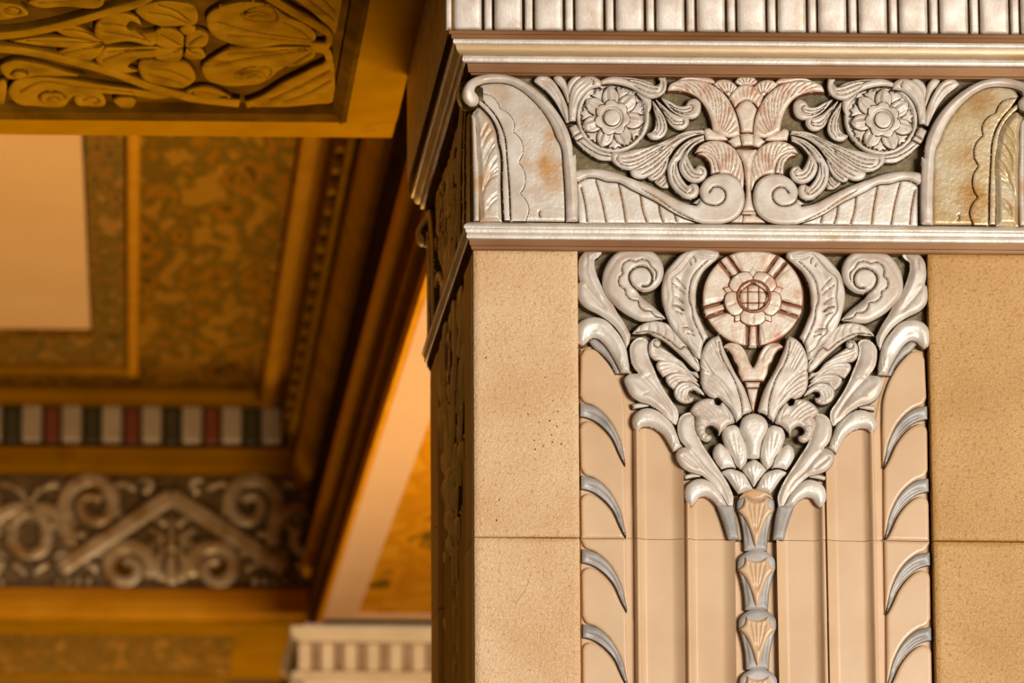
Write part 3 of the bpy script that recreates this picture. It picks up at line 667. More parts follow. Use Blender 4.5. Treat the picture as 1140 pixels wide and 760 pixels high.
    P.add('acanthus_leaf', L7((816,112,1),(790,86),(720,84),(652,120),(616,200),(614,290),(648,388),(705,452,1),(640,466),(596,512),(602,582),(642,650),(720,706),(800,732)) + L8((400,372,1),(480,435),(560,520),(625,602),(665,682,1),(722,690,1),(726,590),(700,515),(640,400),(560,280),(480,160),(388,15)) + L7((822,280),(800,190)), 3, w=8, e=.4, tilt=(.85,-.5,7),
        strokes=[stroke(L7((700,465),(800,560)) + L8((420,300),(560,430),(660,590)), w=2.2, a=-1.8)] + G(L7, ((640,540),(720,600),(820,680)), w=1.6, a=-1.6) + G(L7, ((800,110),(790,160)), w=1.2, a=-1))
    P.add('tuck_leaf', L8((208,372,1),(290,350),(400,380,1),(290,395),(215,412,1)), -4, w=3)
    P.add('hood_leaf', L8((288,694,1),(240,655),(215,565),(232,482),(300,422),(400,400),(482,430),(560,510),(622,602),(662,684,1),(558,684,1),(500,622),(420,586),(362,602),(330,650)), 1, 'silver_plain', w=9, e=.3, glaze='ochre_glaze')
    P.add('grey_blade', [(798,561.5,1),(815.5,561.5,1),(818.5,572),(823,600,1),(811,600,1),(805,580)], -3, 'grey_glaze', w=5)
    # pine cone scales of one side
    K = dict(mat='silver_plain', w=8, e=.35, glaze='bronze_glaze')
    ax = (at(839.6, 510).x - XL) * 2
    P.add('cone_scale', L6((614,768),(640,715),(690,694),(742,686),(790,718),(812,770)) + L8((862,40),(876,110),(868,230),(812,302,1),(772,272),(722,170),(650,70)), 2, dx=ax, strokes=fan(L8((800,330))[0], L8((640,-60),(700,-110),(760,-110),(820,-60)), w=1, a=-.6), **K)
    P.add('cone_scale', L8((512,150),(530,65),(580,28),(642,68),(704,160),(754,284,1),(690,282),(602,302,1),(548,230)), 1, dx=ax, **K)
    P.add('cone_scale', L8((598,330,1),(680,300),(762,310),(842,350),(900,440),(936,512,1),(850,540),(780,562,1),(722,480),(660,392)), 2, dx=ax, strokes=fan(L8((830,600))[0], L8((640,335),(700,315),(760,325),(820,355),(870,410)), w=.9, a=-.7), **K)
leaves()
K = dict(mat='silver_plain', w=9, e=.35, mir=False)
P.add('cone_scale', L6((800,700),(832,612),(890,575),(945,563),(1000,575),(1060,612),(1098,690),(1082,760)) + L8((1036,0),(1006,182,1),(942,190),(880,182,1),(852,0)), 4, **K)
P.add('cone_scale', L8((818,306,1),(880,232),(950,200),(1020,240),(1082,310,1),(1010,395),(946,494,1),(895,400)), 4, strokes=fan(L8((946,500))[0], L8((850,285),(890,245),(950,215),(1005,245),(1055,285)), k0=.4, w=.9, a=-.7), **K)

# --- tulip under the medallion
cx = 838.6
hl = L4((754,487,1),(790,450),(860,435),(950,465),(1010,550),(1045,640))
br = L6((756,40),(786,150),(822,226,1))
bl = L4((890,650),(850,565),(800,505))
half = hl + [(cx, 335+705/9.5, 1)]
rv = lambda pts: [((2*cx - p[0],) + tuple(p[1:])) for p in pts]
tulip = half + rv(hl[::-1]) + rv(bl[::-1]) + rv(br) + br[::-1] + bl
R = dict(mat='rose_silver', glaze='red_glaze', mir=False, edge_ink=1.25)
tu = P.add('tulip', tulip, 1, w=4.5, strokes=[stroke(L4((800,465),(880,465),(950,530),(1000,640)), w=1.2, a=-1.2), stroke(rv(L4((800,465),(880,465),(950,530),(1000,640))), w=1.2, a=-1.2)], **R)
P.add('tulip_collar', L6((846,236,1),(1012,236,1),(996,300,1),(862,300,1)), 2, parent=(tu[0], None), w=4, **R)
P.add('tulip_stem', L6((868,306,1),(990,306,1),(962,450),(938,570,1),(920,530),(892,420)), 0, parent=(tu[0], None), w=4, **R)

# --- medallion
mc = np.array((838.3, 331.0)); RX, RY = 56.6, 52.8
def pol(r, a): a = math.radians(a); return np.array((mc[0] + r*math.cos(a), mc[1] + r*math.sin(a)*RY/RX*1.03))
disc = np.array([pol(57.5, a) for a in range(0, 360, 3)])
med = P.add('medallion', disc, -5, raw=True, w=3, **dict(R, mat='red_glaze'))
med = (med[0], None)
for k in range(5):
    a = 90 + 72*k
    P.add('bar', np.array([pol(31, a-8), pol(44, a-6.0), pol(57, a-5.0), pol(57.6, a), pol(57, a+5.0), pol(44, a+6.0), pol(31, a+8)]), -.5, raw=True, parent=med, w=3, **R)
    b = a + 36
    seg = [pol(56.8, b + t) for t in np.linspace(-29, 29, 40)] + [pol(30, b + 24), pol(26, b + 12), pol(24, b), pol(26, b - 12), pol(30, b - 24)]
    P.add('petal', np.array(seg), 1, raw=True, parent=med, w=4, strokes=[stroke([pol(33, b - 22), pol(44, b - 22.5), pol(55, b - 23.5)], w=1.1, a=-.8), stroke([pol(33, b + 22), pol(44, b + 22.5), pol(55, b + 23.5)], w=1.1, a=-.8)], **R)
    P.add('diamond', np.array([pol(18, b), pol(28, b - 13), pol(36, b), pol(28, b + 13)]), 2.4, raw=True, parent=med, w=3, edge=1.2, **R)
    lo = [tuple(pol(18, a - 35.5)) + (1,), tuple(pol(24, a - 35)), tuple(pol(29.5, a - 27)), tuple(pol(32, a - 9)), tuple(pol(32, a + 9)), tuple(pol(29.5, a + 27)), tuple(pol(24, a + 35)), tuple(pol(18, a + 35.5)) + (1,)]
    P.add('flower_lobe', lo, 4, parent=med, w=6, edge=2.2, strokes=[stroke([pol(30, a), pol(25, a), pol(20, a)], w=1.2, a=-1.0)], **R)
P.add('eye_ring', np.array([pol(19.6, a) for a in range(0, 360, 5)]), 5, raw=True, parent=med, w=3, edge=4, fn=lambda V, H, d: np.where(d > 3.6, -1.5, H), mat='red_glaze', glaze='red_glaze', mir=False)
P.add('eye', np.array([pol(15.8, a) for a in range(0, 360, 5)]), 3, raw=True, parent=med, w=4, strokes=[stroke([mc + v_ * 6.2 - u_ * 15, mc + v_ * 6.2 + u_ * 15], w=.7, a=-2, ink=.65, taper=False) for v_, u_ in ((np.array((1, 0)), np.array((0, 1))), (np.array((-1, 0)), np.array((0, 1))), (np.array((0, 1)), np.array((1, 0))), (np.array((0, -1)), np.array((1, 0))))], **R)

# --- the flutes, the same for the upper and the lower course
def flutes(P, y0, y1, upper):
    """y0, y1: where this course begins and ends"""
    G = dict(mat='cream_glaze', glaze='cream_edge', edge_ink=0, grow=0)
    yj = lambda x: 598.6 + (x - 645) * .0087
    tops = ([(705.5,474),(709,468),(748,468),(760.5,500)], [(761.5,556),(766,546),(796,546),(806,572),(817,592)])
    for k, (x0, x1) in enumerate(((705.5, 760.5), (761.5, 817.0))):
        cxm = (x0 + x1) / 2
        ln = lambda p, y_=480 if upper else 640: (p[0] + (p[1] - 480) * .0094, p[1])
        def edge(a, b, n): return [(a[0] + (b[0]-a[0]) * i/n, a[1] + (b[1]-a[1]) * i/n) for i in range(n)]
        if upper: cor = tops[k] + [(x1, yj(cxm) - .3), (x0, yj(cxm) - .3)]
        else: cor = [(x0, yj(cxm) + .3), (x1, yj(cxm) + .3), (x1, y1), (x0, y1)]
        out = []
        for a, b in zip(cor, cor[1:] + cor[:1]):
            out += edge(a, b, max(1, int(math.hypot(b[0]-a[0], b[1]-a[1]) / 3)))
        out = np.array([ln(p) for p in out])
        def fn(V, H, d, x0=x0, x1=x1):
            X = V[:, 0] - (V[:, 1] - 480) * .0094
            b0, b1 = x0, x0 + 6.8                     # a round bead along the outer edge, then the hollow
            tb = np.clip((X - (b0 + b1) / 2) / ((b1 - b0) / 2), -1, 1)
            bead = -11 + 8.0 * np.sqrt(np.maximum(0, 1 - tb ** 2))
            t = np.clip((X - b1) / (x1 - b1), 0, 1)
            hollow = -12.5 + 5.0 * np.clip((.14 - t) / .14, 0, 1) ** 2 + 7.0 * np.clip((t - .74) / .26, 0, 1) ** 1.6
            return np.where(X < b1, bead, hollow)
        P.add('flute', out, -6, raw=True, w=3, r=1.7, ring=False, fn=fn, href=-7, **G)
    # outer channel: overlapping leaves with round corners and grey blades between them
    cres = crop(630, 400, 3.8)
    XJ = yj(670)
    bed = [(646.5,388,1),(668,384),(690,420),(700,450),(704,470),(706,XJ-.3,1),(646.5,XJ-.3,1)] if upper else [(646.5,XJ+.3,1),(707,XJ+.3,1),(709,y1,1),(648,y1,1)]
    P.add('channel', bed, -13, w=2, r=4.0, href=-13, **G)
    base = [(61,184,1),(112,196),(172,242),(218,318),(243,398),(252,450,1),(232,410),(196,330),(150,280),(102,250),(61,240,1)]
    dys = [-80.6 * .86, 0, 80.6, 162.7, 246, 328]
    def leaf(dy, dyn, cut0=None, cut1=None):
        t = lambda pts, q: [(px + q * .011, py + q, *c) for px, py, *c in cres(*pts)]
        top = t([(61,292,1),(68,272),(90,260),(118,268),(152,294),(192,344),(228,416),(250,455,1)], dy) if cut0 is None else [(647, cut0, 1), (697.5, cut0, 1)]
        bot = t([(254,440,1),(240,392),(214,314),(168,238),(110,191),(76,176),(61,148,1)], dyn) if cut1 is None else [(698.5 + dy * .011, cut1, 1), (646.8 + dy * .011, cut1, 1)]
        P.add('channel_leaf', top + bot, -7.5, w=2.5, r=1.8, flat=.25, **G)
    if upper:
        P.add('channel_leaf', [(647,396,1),(652,388),(660,388),(672,398),(684,415),(694,440),(696.5,470,1)] + [(px, py, *c) for px, py, *c in cres((254,440,1),(240,392),(214,314),(168,238),(110,191),(76,176),(61,148,1))], -7.5, w=2.5, r=1.8, flat=.25, **G)
        leaf(0, 80.6); leaf(80.6, 0, None, XJ - .3)
    else:
        leaf(80.6, 162.7, XJ + .3, None); leaf(162.7, 246); leaf(246, 0, None, y1)
    for dy in ([0, 80.6] if upper else [162.7, 246]):
        P.add('grey_crescent', [(px + dy * .011, py + dy, *c) for px, py, *c in cres(*base)], -5, 'grey_glaze', glaze='bronze_glaze', w=6, e=.5, edge_ink=.5, grow=.3,
              strokes=[stroke([(px + dy * .011, py + dy) for px, py in cres((70,222),(135,248),(186,296),(222,362),(240,412))], w=2.2, a=-2.2, ink=0)])

def chain(P, ys):
    for ny, y in enumerate(ys):
        x = 841.6 + (y - 546) * .0155
        q = lambda *pts: [(x + a, y + b, *c) for a, b, *c in pts]
        sh = P.add('husk', q((-21,22,1),(-20,13),(-12,5),(0,1.5),(12,5),(20,13),(21,22,1),(17,34),(14,48),(12.5,69,1),(-12.5,69,1),(-14,48),(-17,34)), -6, 'grey_glaze', w=6, e=.35, mir=False,
            strokes=[stroke(q((-15,26),(-12,44),(-9,64)), w=1, a=-1.), stroke(q((15,26),(12,44),(9,64)), w=1, a=-1.)])
        P.add('husk_shell', q((-20.5,24,1),(-15,19),(-12.5,9.5,1),(-6,13.5),(0,14.5),(6,13.5),(12.5,9.5,1),(15,19),(20.5,24,1),(13,33),(7,46),(2,62),(0,67,1),(-2,62),(-7,46),(-13,33)), -2, 'cream_glaze', (sh[0], None), glaze='cream_edge', w=4, mir=False,
            grow=0, strokes=[stroke(q((a*9.5,15),(a*6,30),(a*1.5,48)), w=1.1, a=-1.1) for a in (-1, -.35, .35, 1)])
P.base = -16
flutes(P, 388, 598, True)
chain(P, [543.5])
# a strip of pale bed beside the chain
lower = empty('fluted_pilaster', (XL, 0, 0), 'plain fluted lower course with grey crescents and a husk chain, below the joint', 'fluted panel', 'fluted lower courses')
P2 = Piece(lower, base=-16)
YB = 800
zend = at(840, YB).z
box_mesh('ground', (xl, 15.8*S, 0.0), (xr, .055, zj), 'cream_glaze', lower)
flutes(P2, 598, YB, False)
chain(P2, [609.5, 675.5, 741.5])
P.add('flute_bed', [(646.5,392,1),(690,398,1),(706,420,1),(712,482,1),(764,500,1),(770,560,1),(815,572,1),(822,545,1),(842,545,1),(842.5,600.3,1),(646.8,598.2,1)], -14, 'cream_glaze', glaze='cream_edge', w=1, r=6)

P.add('husk_cap', [(a + 841.6, b + 543.5, *c) for a, b, *c in ((-20,12,1),(-12,3.5),(0,0),(12,3.5),(20,12,1),(12,9),(6,12.5),(0,13.5),(-6,12.5),(-12,9))], -3.2, 'cream_edge', glaze='bronze_glaze', w=5, mir=False)
# ================================================================ slabs, mouldings and the fluted band of the pillar
HW = EDGE
zs0 = at(585, 278.5).z         # top of the slabs (under the string course)
zjs = at(585, 597.9).z
def slab_block(name, x0, x1, z0, z1, mat, label, cat='stone slab', group=None, depth=.055):
    """a slab with softly broken edges: face on the pillar plane"""
    e = empty(name, ((x0 + x1) / 2, 0, z0), label, cat, group); e['kind'] = 'thing'
    nx, nz = max(2, int((x1 - x0) / .012)), max(2, int((z1 - z0) / .012))
    xs = [x0 + .0006, x0 + .002] + [x0 + (x1 - x0) * i / nx for i in range(1, nx)] + [x1 - .002, x1 - .0006]
    zs = [z0 + .0006, z0 + .002] + [z0 + (z1 - z0) * i / nz for i in range(1, nz)] + [z1 - .002, z1 - .0006]
    vs, fs = [], []
    og = e.location
    rnd = random.Random(name + str(x0))
    ph = [rnd.uniform(0, 6) for _ in range(4)]
    for i, x in enumerate(xs):
        for j, z in enumerate(zs):
            ed = i in (0, len(xs) - 1) or j in (0, len(zs) - 1)
            y = .0018 if ed else .0006 * math.sin(9 * x + ph[0]) * math.sin(7 * z + ph[1]) + .0004 * math.sin(31 * x + ph[2]) * math.sin(23 * z + ph[3])
            vs.append((x - og.x, y, z - og.z))
    m, n = len(xs), len(zs)
    for i in range(m - 1):
        for j in range(n - 1):
            a = i * n + j
            fs.append((a, a + n, a + n + 1, a + 1))
    ring = [(i, 0) for i in range(m)] + [(m - 1, j) for j in range(1, n)] + [(i, n - 1) for i in range(m - 2, -1, -1)] + [(0, j) for j in range(n - 2, 0, -1)]
    b0 = len(vs)
    for (i, j) in ring:
        v = vs[i * n + j]; vs.append((v[0], depth, v[2]))
    k = len(ring)
    for q in range(k):
        i, j = ring[q]; i2, j2 = ring[(q + 1) % k]
        fs.append((i * n + j, b0 + q, b0 + (q + 1) % k, i2 * n + j2))
    fs.append(tuple(b0 + q for q in range(k))[::-1])
    me = bpy.data.meshes.new('face'); me.from_pydata(vs, [], fs); me.materials.append(MATS[mat])
    me.polygons.foreach_set('use_smooth', [True] * len(fs)); me.update()
    link('face', me, e)
    return e
x0, x1 = XP - HW, xl - .0015
G_ = .0014
sl_lu = slab_block('stone_slab', x0, x1, zjs + G_/2, zs0, 'slab_peach', 'pitted peach stone slab beside the silver leaf carving, under the corner volute, above the joint')
sl_ll = slab_block('stone_slab', x0, x1, 0.0, zjs - G_/2, 'slab_peach', 'peach stone slab with a curved dent, lower course under the pitted one')
sl_ru = slab_block('stone_slab', 2*XP - x1, 2*XP - x0, zjs + G_/2, zs0, 'slab_ochre', 'darker ochre stone slab beside the leaf carving, under the gilt-stained volute, above the joint')
sl_rl = slab_block('stone_slab', 2*XP - x1, 2*XP - x0, 0.0, zjs - G_/2, 'slab_ochre', 'darker ochre stone slab in the lower course, below the joint')
# pits in the weathered slab
import bmesh
pts = [(537,353),(553,339),(541,365),(545,388),(557,397),(541,398),(588,461),(616,446),(621,458),(620,474),(614,484),(615,492),(605,497),(596,500),(625,494),(553,579),(556,556),(607,420),(595,490),(549,330),(612,468),(600,470)]
bm = bmesh.new()
rnd = random.Random(3)
for i, (px, py) in enumerate(pts):
    p = at(px, py) - sl_lu.location
    rr = rnd.uniform(.0008, .0017)
    M = Matrix.Translation((p.x, -.0002, p.z)) @ Matrix.Diagonal((rr, .0009, rr * rnd.uniform(1, 1.6), 1))
    bmesh.ops.create_icosphere(bm, subdivisions=1, radius=1, matrix=M)
me = bpy.data.meshes.new('pits'); bm.to_mesh(me); bm.free(); me.materials.append(MATS['pit'])
tag(link('pits', me, sl_lu), 'small dark pits in the stone', kind='stuff')
# the curved dent in the lower slab
dent = relief(crop(500, 560, 6.33)((440,640,1),(470,690),(520,640),(560,560),(590,470,1),(570,560),(530,660),(480,710)), .6, -.6, w=2, r=1.5)
relief_obj('dent', dent, 'slab_peach', 'slab_peach', sl_ll)

# pillar core (never seen, keeps light from passing through)
core = box_mesh('pillar', (XP - HW + .06, .06, 0), (XP + HW - .06, 2*HW - .06, at(835, -140).z), 'stone_plain')
tag(core, kind='structure')

# --- mouldings: profile points (frame row, how far out in px)
def moulding(name, rows, label, mat_bands, group):
    z_of = lambda py: at(560, py).z
    zlow = z_of(max(r[0] for b in rows for r in b))
    e = empty(name, (XP, 0, zlow), label, 'moulding'); e['kind'] = 'thing'
    for nm, prof, mat in zip([b[0] for b in mat_bands], rows, [b[1] for b in mat_bands]):
        pr = []
        for py, out in prof:
            Y = -out * S
            pr.append((Y, at(560, py, Y).z))
        pr = [(.12, pr[0][1])] + pr + [(.12, pr[-1][1])]
        sweep(nm, pr, lambda Y: (XP - HW + min(Y, .11), XP + HW - min(Y, .11)), mat, e)
    return e
ease = lambda a, b, n: [(a[0] + (b[0]-a[0]) * i/n, a[1] + (b[1]-a[1]) * i/n) for i in range(n + 1)]
cav = lambda r0, o0, r1, o1, n=10: [(r0 + (r1-r0) * math.sin(math.pi/2 * i/n), o0 + (o1-o0) * (1 - math.cos(math.pi/2 * i/n))) for i in range(n + 1)]
lip = lambda r0, r1, o, d, n=6: [((r0+r1)/2 - (r1-r0)/2 * math.cos(math.pi*i/n), o + d * math.sin(math.pi*i/n)) for i in range(n + 1)]
corn = moulding('cornice_moulding',
    [[(33.5, 26), (34.5, 28), (38, 28), (38.6, 25), (43, 25)],
     [(43, 22)] + lip(43.2, 49, 21.5, 1.6) + [(49.5, 20.0)],
     cav(49.6, 19.6, 61.5, 11.5),
     [(61.6, 11)] + lip(61.8, 69.5, 9.5, 2.4) + [(70, 8)],
     [(70, 7.5), (71, 6), (72.5, 5.5), (80.5, 4.5), (81.5, 2), (83.5, 1)]],
    'broad silver cornice moulding with a bronze band above the carved frieze, lit pillar face',
    [('bronze_fillet', 'bronze_band'), ('silver_lip', 'silver_plain'), ('gilt_cove', 'gilt_cove'), ('silver_bead', 'silver_plain'), ('bronze_band', 'bronze_band')], 'cornice mouldings')
strg = moulding('string_moulding',
    [[(247.6, 3), (249, 8), (250.5, 10)] + lip(250.7, 254.5, 9.6, 1) + [(255, 9)] + cav(255.2, 8.6, 260, 6.5, 5) + lip(260, 265.8, 6, 1.4) + [(266.2, 5)],
     [(266.3, 4.5), (268, 4.2), (273, 3.6), (274, 2.2), (277, 1.6), (278.6, .5)]],
    'narrow bright silver string moulding under the carved frieze on the lit pillar face',
    [('silver_band', 'silver_plain'), ('bronze_band', 'bronze_band')], 'string mouldings')

# --- fluted band at the top
zt, zb = at(560, -110, -20*S).z, at(560, 34, -20*S).z
band = empty('fluted_band', (XP, 0, zb), 'band of upright silver tiles parted by slim ribs, top of the lit pillar face', 'fluted band', 'fluted bands')
OUT = 27                                   # how far the band stands out, px
box_mesh('backing', (XP - HW - (OUT - 7) * S, -(OUT - 7) * S, zb - .002), (XP + HW + (OUT - 7) * S, .10, zt), 'bronze_glaze', band)
hb = HW + OUT * S
xt0, xt1 = at(507, 20, -OUT*S).x, at(536, 20, -OUT*S).x      # first broad tile
pitch = (at(1094 + 29.5, 28, -OUT*S).x - xt1) / 13.5          # broad tile to broad tile
pitch = (at(1091.5, 26, -OUT*S).x - at(504.8, 20, -OUT*S).x) / 13.0
def tile(name, xa, xb, mat, out):
    import bmesh
    bm = bmesh.new()
    n = 8; rows = [zb + .0, zb + .003, zt]
    vs = []
    for j, z in enumerate(rows):
        for i in range(n + 1):
            t = i / n * 2 - 1
            y = -(out - 1.0 * abs(t) ** 6 - (1.6 if j == 0 else 0)) * S
            vs.append(bm.verts.new((xa + (xb - xa) * i / n - XP, y, z - zb)))
    for j in range(2):
        for i in range(n):
            bm.faces.new((vs[j*(n+1)+i], vs[j*(n+1)+i+1], vs[(j+1)*(n+1)+i+1], vs[(j+1)*(n+1)+i]))
    bk = [bm.verts.new((v.co.x, -(OUT - 7.5) * S, v.co.z)) for v in vs]
    ring = list(range(n+1)) + [(n+1)+n, 2*(n+1)+n] + [2*(n+1)+i for i in range(n-1, -1, -1)] + [(n+1)]
    for q in range(len(ring)):
        a, b = ring[q], ring[(q+1) % len(ring)]
        bm.faces.new((vs[a], bk[a], bk[b], vs[b]))
    bmesh.ops.delete(bm, geom=[v for v in bm.verts if not v.link_faces], context='VERTS')
    bmesh.ops.recalc_face_normals(bm, faces=bm.faces)
    for f in bm.faces: f.smooth = True
    me = bpy.data.meshes.new(name); bm.to_mesh(me); bm.free(); me.materials.append(MATS[mat])
    return link(name, me, band)
w_t, w_r = at(536, 20, -OUT*S).x - at(506, 20, -OUT*S).x, at(548, 20, -OUT*S).x - at(540, 20, -OUT*S).x
xx = at(506, 20, -OUT*S).x
for k in range(15):
    a = xx + k * pitch
    if a + w_t > XP + hb + .004: break
    tile('tile', a, a + w_t, 'silver', OUT)
    if a + w_t + .012 < XP + hb: tile('rib', a + w_t + .0062, a + w_t + .0062 + w_r, 'silver', OUT - .4)
tile('rib', at(496.5, 20, -OUT*S).x, at(502.6, 20, -OUT*S).x, 'silver', OUT)

# --- the same carving on the shaded side of the pillar (turned a quarter about its middle)
ctr = Vector((XP, HW, 0))
def turned(o, label):
    c = copy_tree(o)
    d = Vector(o.location) - ctr
    c.location = ctr + Matrix.Rotation(math.radians(-90), 3, 'Z') @ d
    c.rotation_euler = (0, 0, math.radians(-90))
    c['label'] = label
    for d_ in [c] + list(c.children_recursive):
        for sl_ in d_.material_slots:
            n_ = sl_.material.name
            to = 'hall_tint_like_gilt' if n_.startswith(('silver', 'rose', 'grey', 'gilt')) else 'hall_tint_slab' if n_.startswith(('slab', 'cream')) else 'gold_dark' if n_ == 'bronze_band' else None  # recoloured copies: the hall's warm light is put into the side's colours
            if to: sl_.link = 'OBJECT'; sl_.material = MATS[to]
    if o in (sl_ru, sl_rl):                      # butts against the back of the front slab at the corner
        w = 2*XP - x0 - (2*XP - x1); k = (w - .058) / w
        c.scale = (k, 1, 1); c.location.y += .029
    return c
for o, lab in [(frieze, 'dim carved frieze along the shaded side of the pillar, a volute at its far end'),
               (panel, 'dim leaf carving seen edge-on along the shaded side of the pillar'),
               (lower, 'dim fluted lower course seen edge-on along the shaded side of the pillar'),
               (corn, 'dim cornice moulding running back along the shaded side of the pillar'),
               (strg, 'dim string moulding slanting back along the shaded side of the pillar'),
               (band, 'dim tiled band running back high along the shaded side of the pillar'),
               (sl_ru, 'narrow dark slab on the shaded side, at the lit corner, upper course'),
               (sl_rl, 'narrow dark slab on the shaded side, at the lit corner, lower course'),
               (sl_lu, 'dark slab at the far edge of the shaded side, upper course'),
               (sl_ll, 'dark slab at the far edge of the shaded side, lower course')]:
    c = turned(o, lab)
    if o is band:                                # the end ribs would poke out through the lit face's corner
        for ch in list(c.children):
            if ch.name.startswith(('tile', 'rib')) and max(v.co.x for v in ch.data.vertices) > HW + (OUT - 8) * S:
                bpy.data.objects.remove(ch)
# ================================================================ the hall behind: coffered ceiling, beams, next pillar
U = lambda u, v=300: at(u, v).x            # world x of a line that meets the pillar plane at frame column u
Zv = lambda v, u=520: at(u, v).z           # world height of a level at frame row v on the pillar plane
YF = 7.15                                  # front of the next pillar
YC = at_z(200, 690, Zv(-103)).y            # front of the far cross beam
YR = at_z(300, 153, Zv(-103)).y            # back of the near cross beam
ZS, ZB, ZCEI = Zv(0), Zv(-103), at(200, 440, YC).z
XB = at(345, 690, YC).x                    # left face of the beam that runs from pillar to pillar
XCEI = at(309, 440, YC).x                  # where its cornice meets the ceiling
XL0 = -4.2                                 # how far the hall is built to the left

def quad(name, vs, mat, parent=None, faces=((0, 1, 2, 3),)):
    og = origin_of(parent) if parent else Vector((0, 0, 0))
    me = bpy.data.meshes.new(name); me.from_pydata([tuple(Vector(v) - og) for v in vs], [], list(faces)); me.materials.append(MATS[mat])
    return link(name, me, parent)

# --- floor
tag(box_mesh('floor', (-8, -12, -.1), (8, 16, 0), 'marble_floor'), kind='structure')

tag(box_mesh('wall_back', (-8, 14, 0), (8, 14.2, 6.5), 'hall_wall'), kind='structure')
# --- ceiling with its sunk cream coffer
cx1 = at_z(99, 300, ZCEI).x; cy1 = at_z(50, 372, ZCEI).y
cy0 = YR + .003
ceil = box_mesh('ceiling', (cx1, cy0, ZCEI), (XB + .6, YC + .4, ZCEI + .3), 'painted_gold'); tag(ceil, kind='structure')
c2 = box_mesh('ceiling', (XL0, cy1, ZCEI), (cx1, YC + .4, ZCEI + .3), 'painted_gold'); tag(c2, kind='structure')
c3 = box_mesh('ceiling', (XL0, cy0, ZCEI + .02), (cx1, cy1, ZCEI + .3), 'ceiling_cream'); tag(c3, kind='structure')
def cstrip(name, x0, x1, y0, y1, mat, dz, label, cat):
    o = box_mesh(name, (x0, y0, ZCEI - dz), (x1, y1, ZCEI - .0005), mat, None, bevel=min(dz, abs(x1-x0), abs(y1-y0)) * .4)
    return tag(o, label, cat, kind='thing')
X = lambda px, py: at_z(px, py, ZCEI).x
Yc = lambda py: at_z(150, py, ZCEI).y
cstrip('painted_border', X(100, 300), X(139, 300), cy0, Yc(403), 'painted_border', .012, 'painted ornament border along the long edge of the cream ceiling field', 'painted border')
cstrip('painted_border', XL0, X(100, 300), Yc(373), Yc(403), 'painted_border', .012, 'painted ornament border across the end of the cream ceiling field', 'painted border')
cstrip('gilt_batten', X(141, 300), X(155, 300), cy0, Yc(407), 'gold_bright', .05, 'slim gilt batten running back beside the painted border on the ceiling', 'gilt batten')
cstrip('gilt_batten', XL0, X(155, 300), Yc(403.5), Yc(407.5), 'gold', .04, 'thin gilt batten across the ceiling at the end of the painted border', 'gilt batten')
def gilt_edge(px, w):
    return at_z(px, 440, ZCEI).x
cstrip('gilt_moulding', at(288, 440, YC).x, XCEI - .014, cy0, YC - .08, 'gold_bright', .07, 'broad gilt moulding along the ceiling edge beside the beaded cornice', 'gilt moulding')
cstrip('gilt_moulding', XL0, at(286, 440, YC).x, YC - .22, YC - .082, 'gold', .07, 'gilt moulding along the far ceiling edge above the striped dentils', 'gilt moulding')

# --- far cross beam: face rows, top to bottom
fb = empty('cross_beam', (0, YC, ZB), 'far golden cross beam with striped dentils and a carved scroll frieze', 'cross beam'); fb['kind'] = 'thing'
zF = lambda py: at(200, py, YC).z
XR = XB - .005
pr = lambda rows: [(YC - o, zF(py)) for py, o in rows]
sweep('beam_core', [(YC + .02, zF(690)), (YC + .02, zF(440)), (YC + 1.6, zF(440)), (YC + 1.6, ZB), ], lambda o: (XL0, XR), 'gold', fb)
sweep('dentil_bed', [(YC - .03, zF(455)), (YC - .03, zF(500)), (YC + .05, zF(500)), (YC + .05, zF(455))], lambda o: (XL0, XR), 'gold_dark', fb)
sweep('gilt_moulding', pr([(440, .05), (447, .075), (455, .06), (455, -.05), (440, -.05)]), lambda o: (XL0, XR), 'gold_bright', fb)
sweep('gilt_moulding', pr([(500, .06), (503, .09), (512, .085), (515, .05), (520, .05), (529, .02), (529, -.05), (500, -.05)]), lambda o: (XL0, XR), 'gold', fb)
sweep('gilt_moulding', pr([(655, .02), (658, .06), (672, .08), (684, .07), (691, .03), (691, -.05), (655, -.05)]), lambda o: (XL0, XR), 'gold_bright', fb)
quad('frieze_ground', [(XL0, YC - .005, zF(530)), (XR, YC - .005, zF(530)), (XR, YC - .005, zF(656)), (XL0, YC - .005, zF(656))], 'frieze_ground', fb)
# striped dentils, white with red and green between
px = -19.5 - 44.3 * 2; k = 0
dy = YC - .03
while px < 316:
    a, b = at(px, 478, YC).x, at(min(px + 22, 317), 478, YC).x
    box_mesh('white_dentil', (a, dy - .07, zF(497.5)), (b, dy + .01, zF(457.5)), 'dentil_white', fb, bevel=.008)
    if px + 26 < 312:
        a, b = at(px + 25, 478, YC).x, at(min(px + 41.5, 316), 478, YC).x
        nm, mt = ('red_dentil', 'dentil_red') if k % 2 else ('green_dentil', 'dentil_green')
        box_mesh(nm, (a, dy - .045, zF(497.5)), (b, dy + .01, zF(457.5)), mt, fb, bevel=.008)
    px += 44.3; k += 1
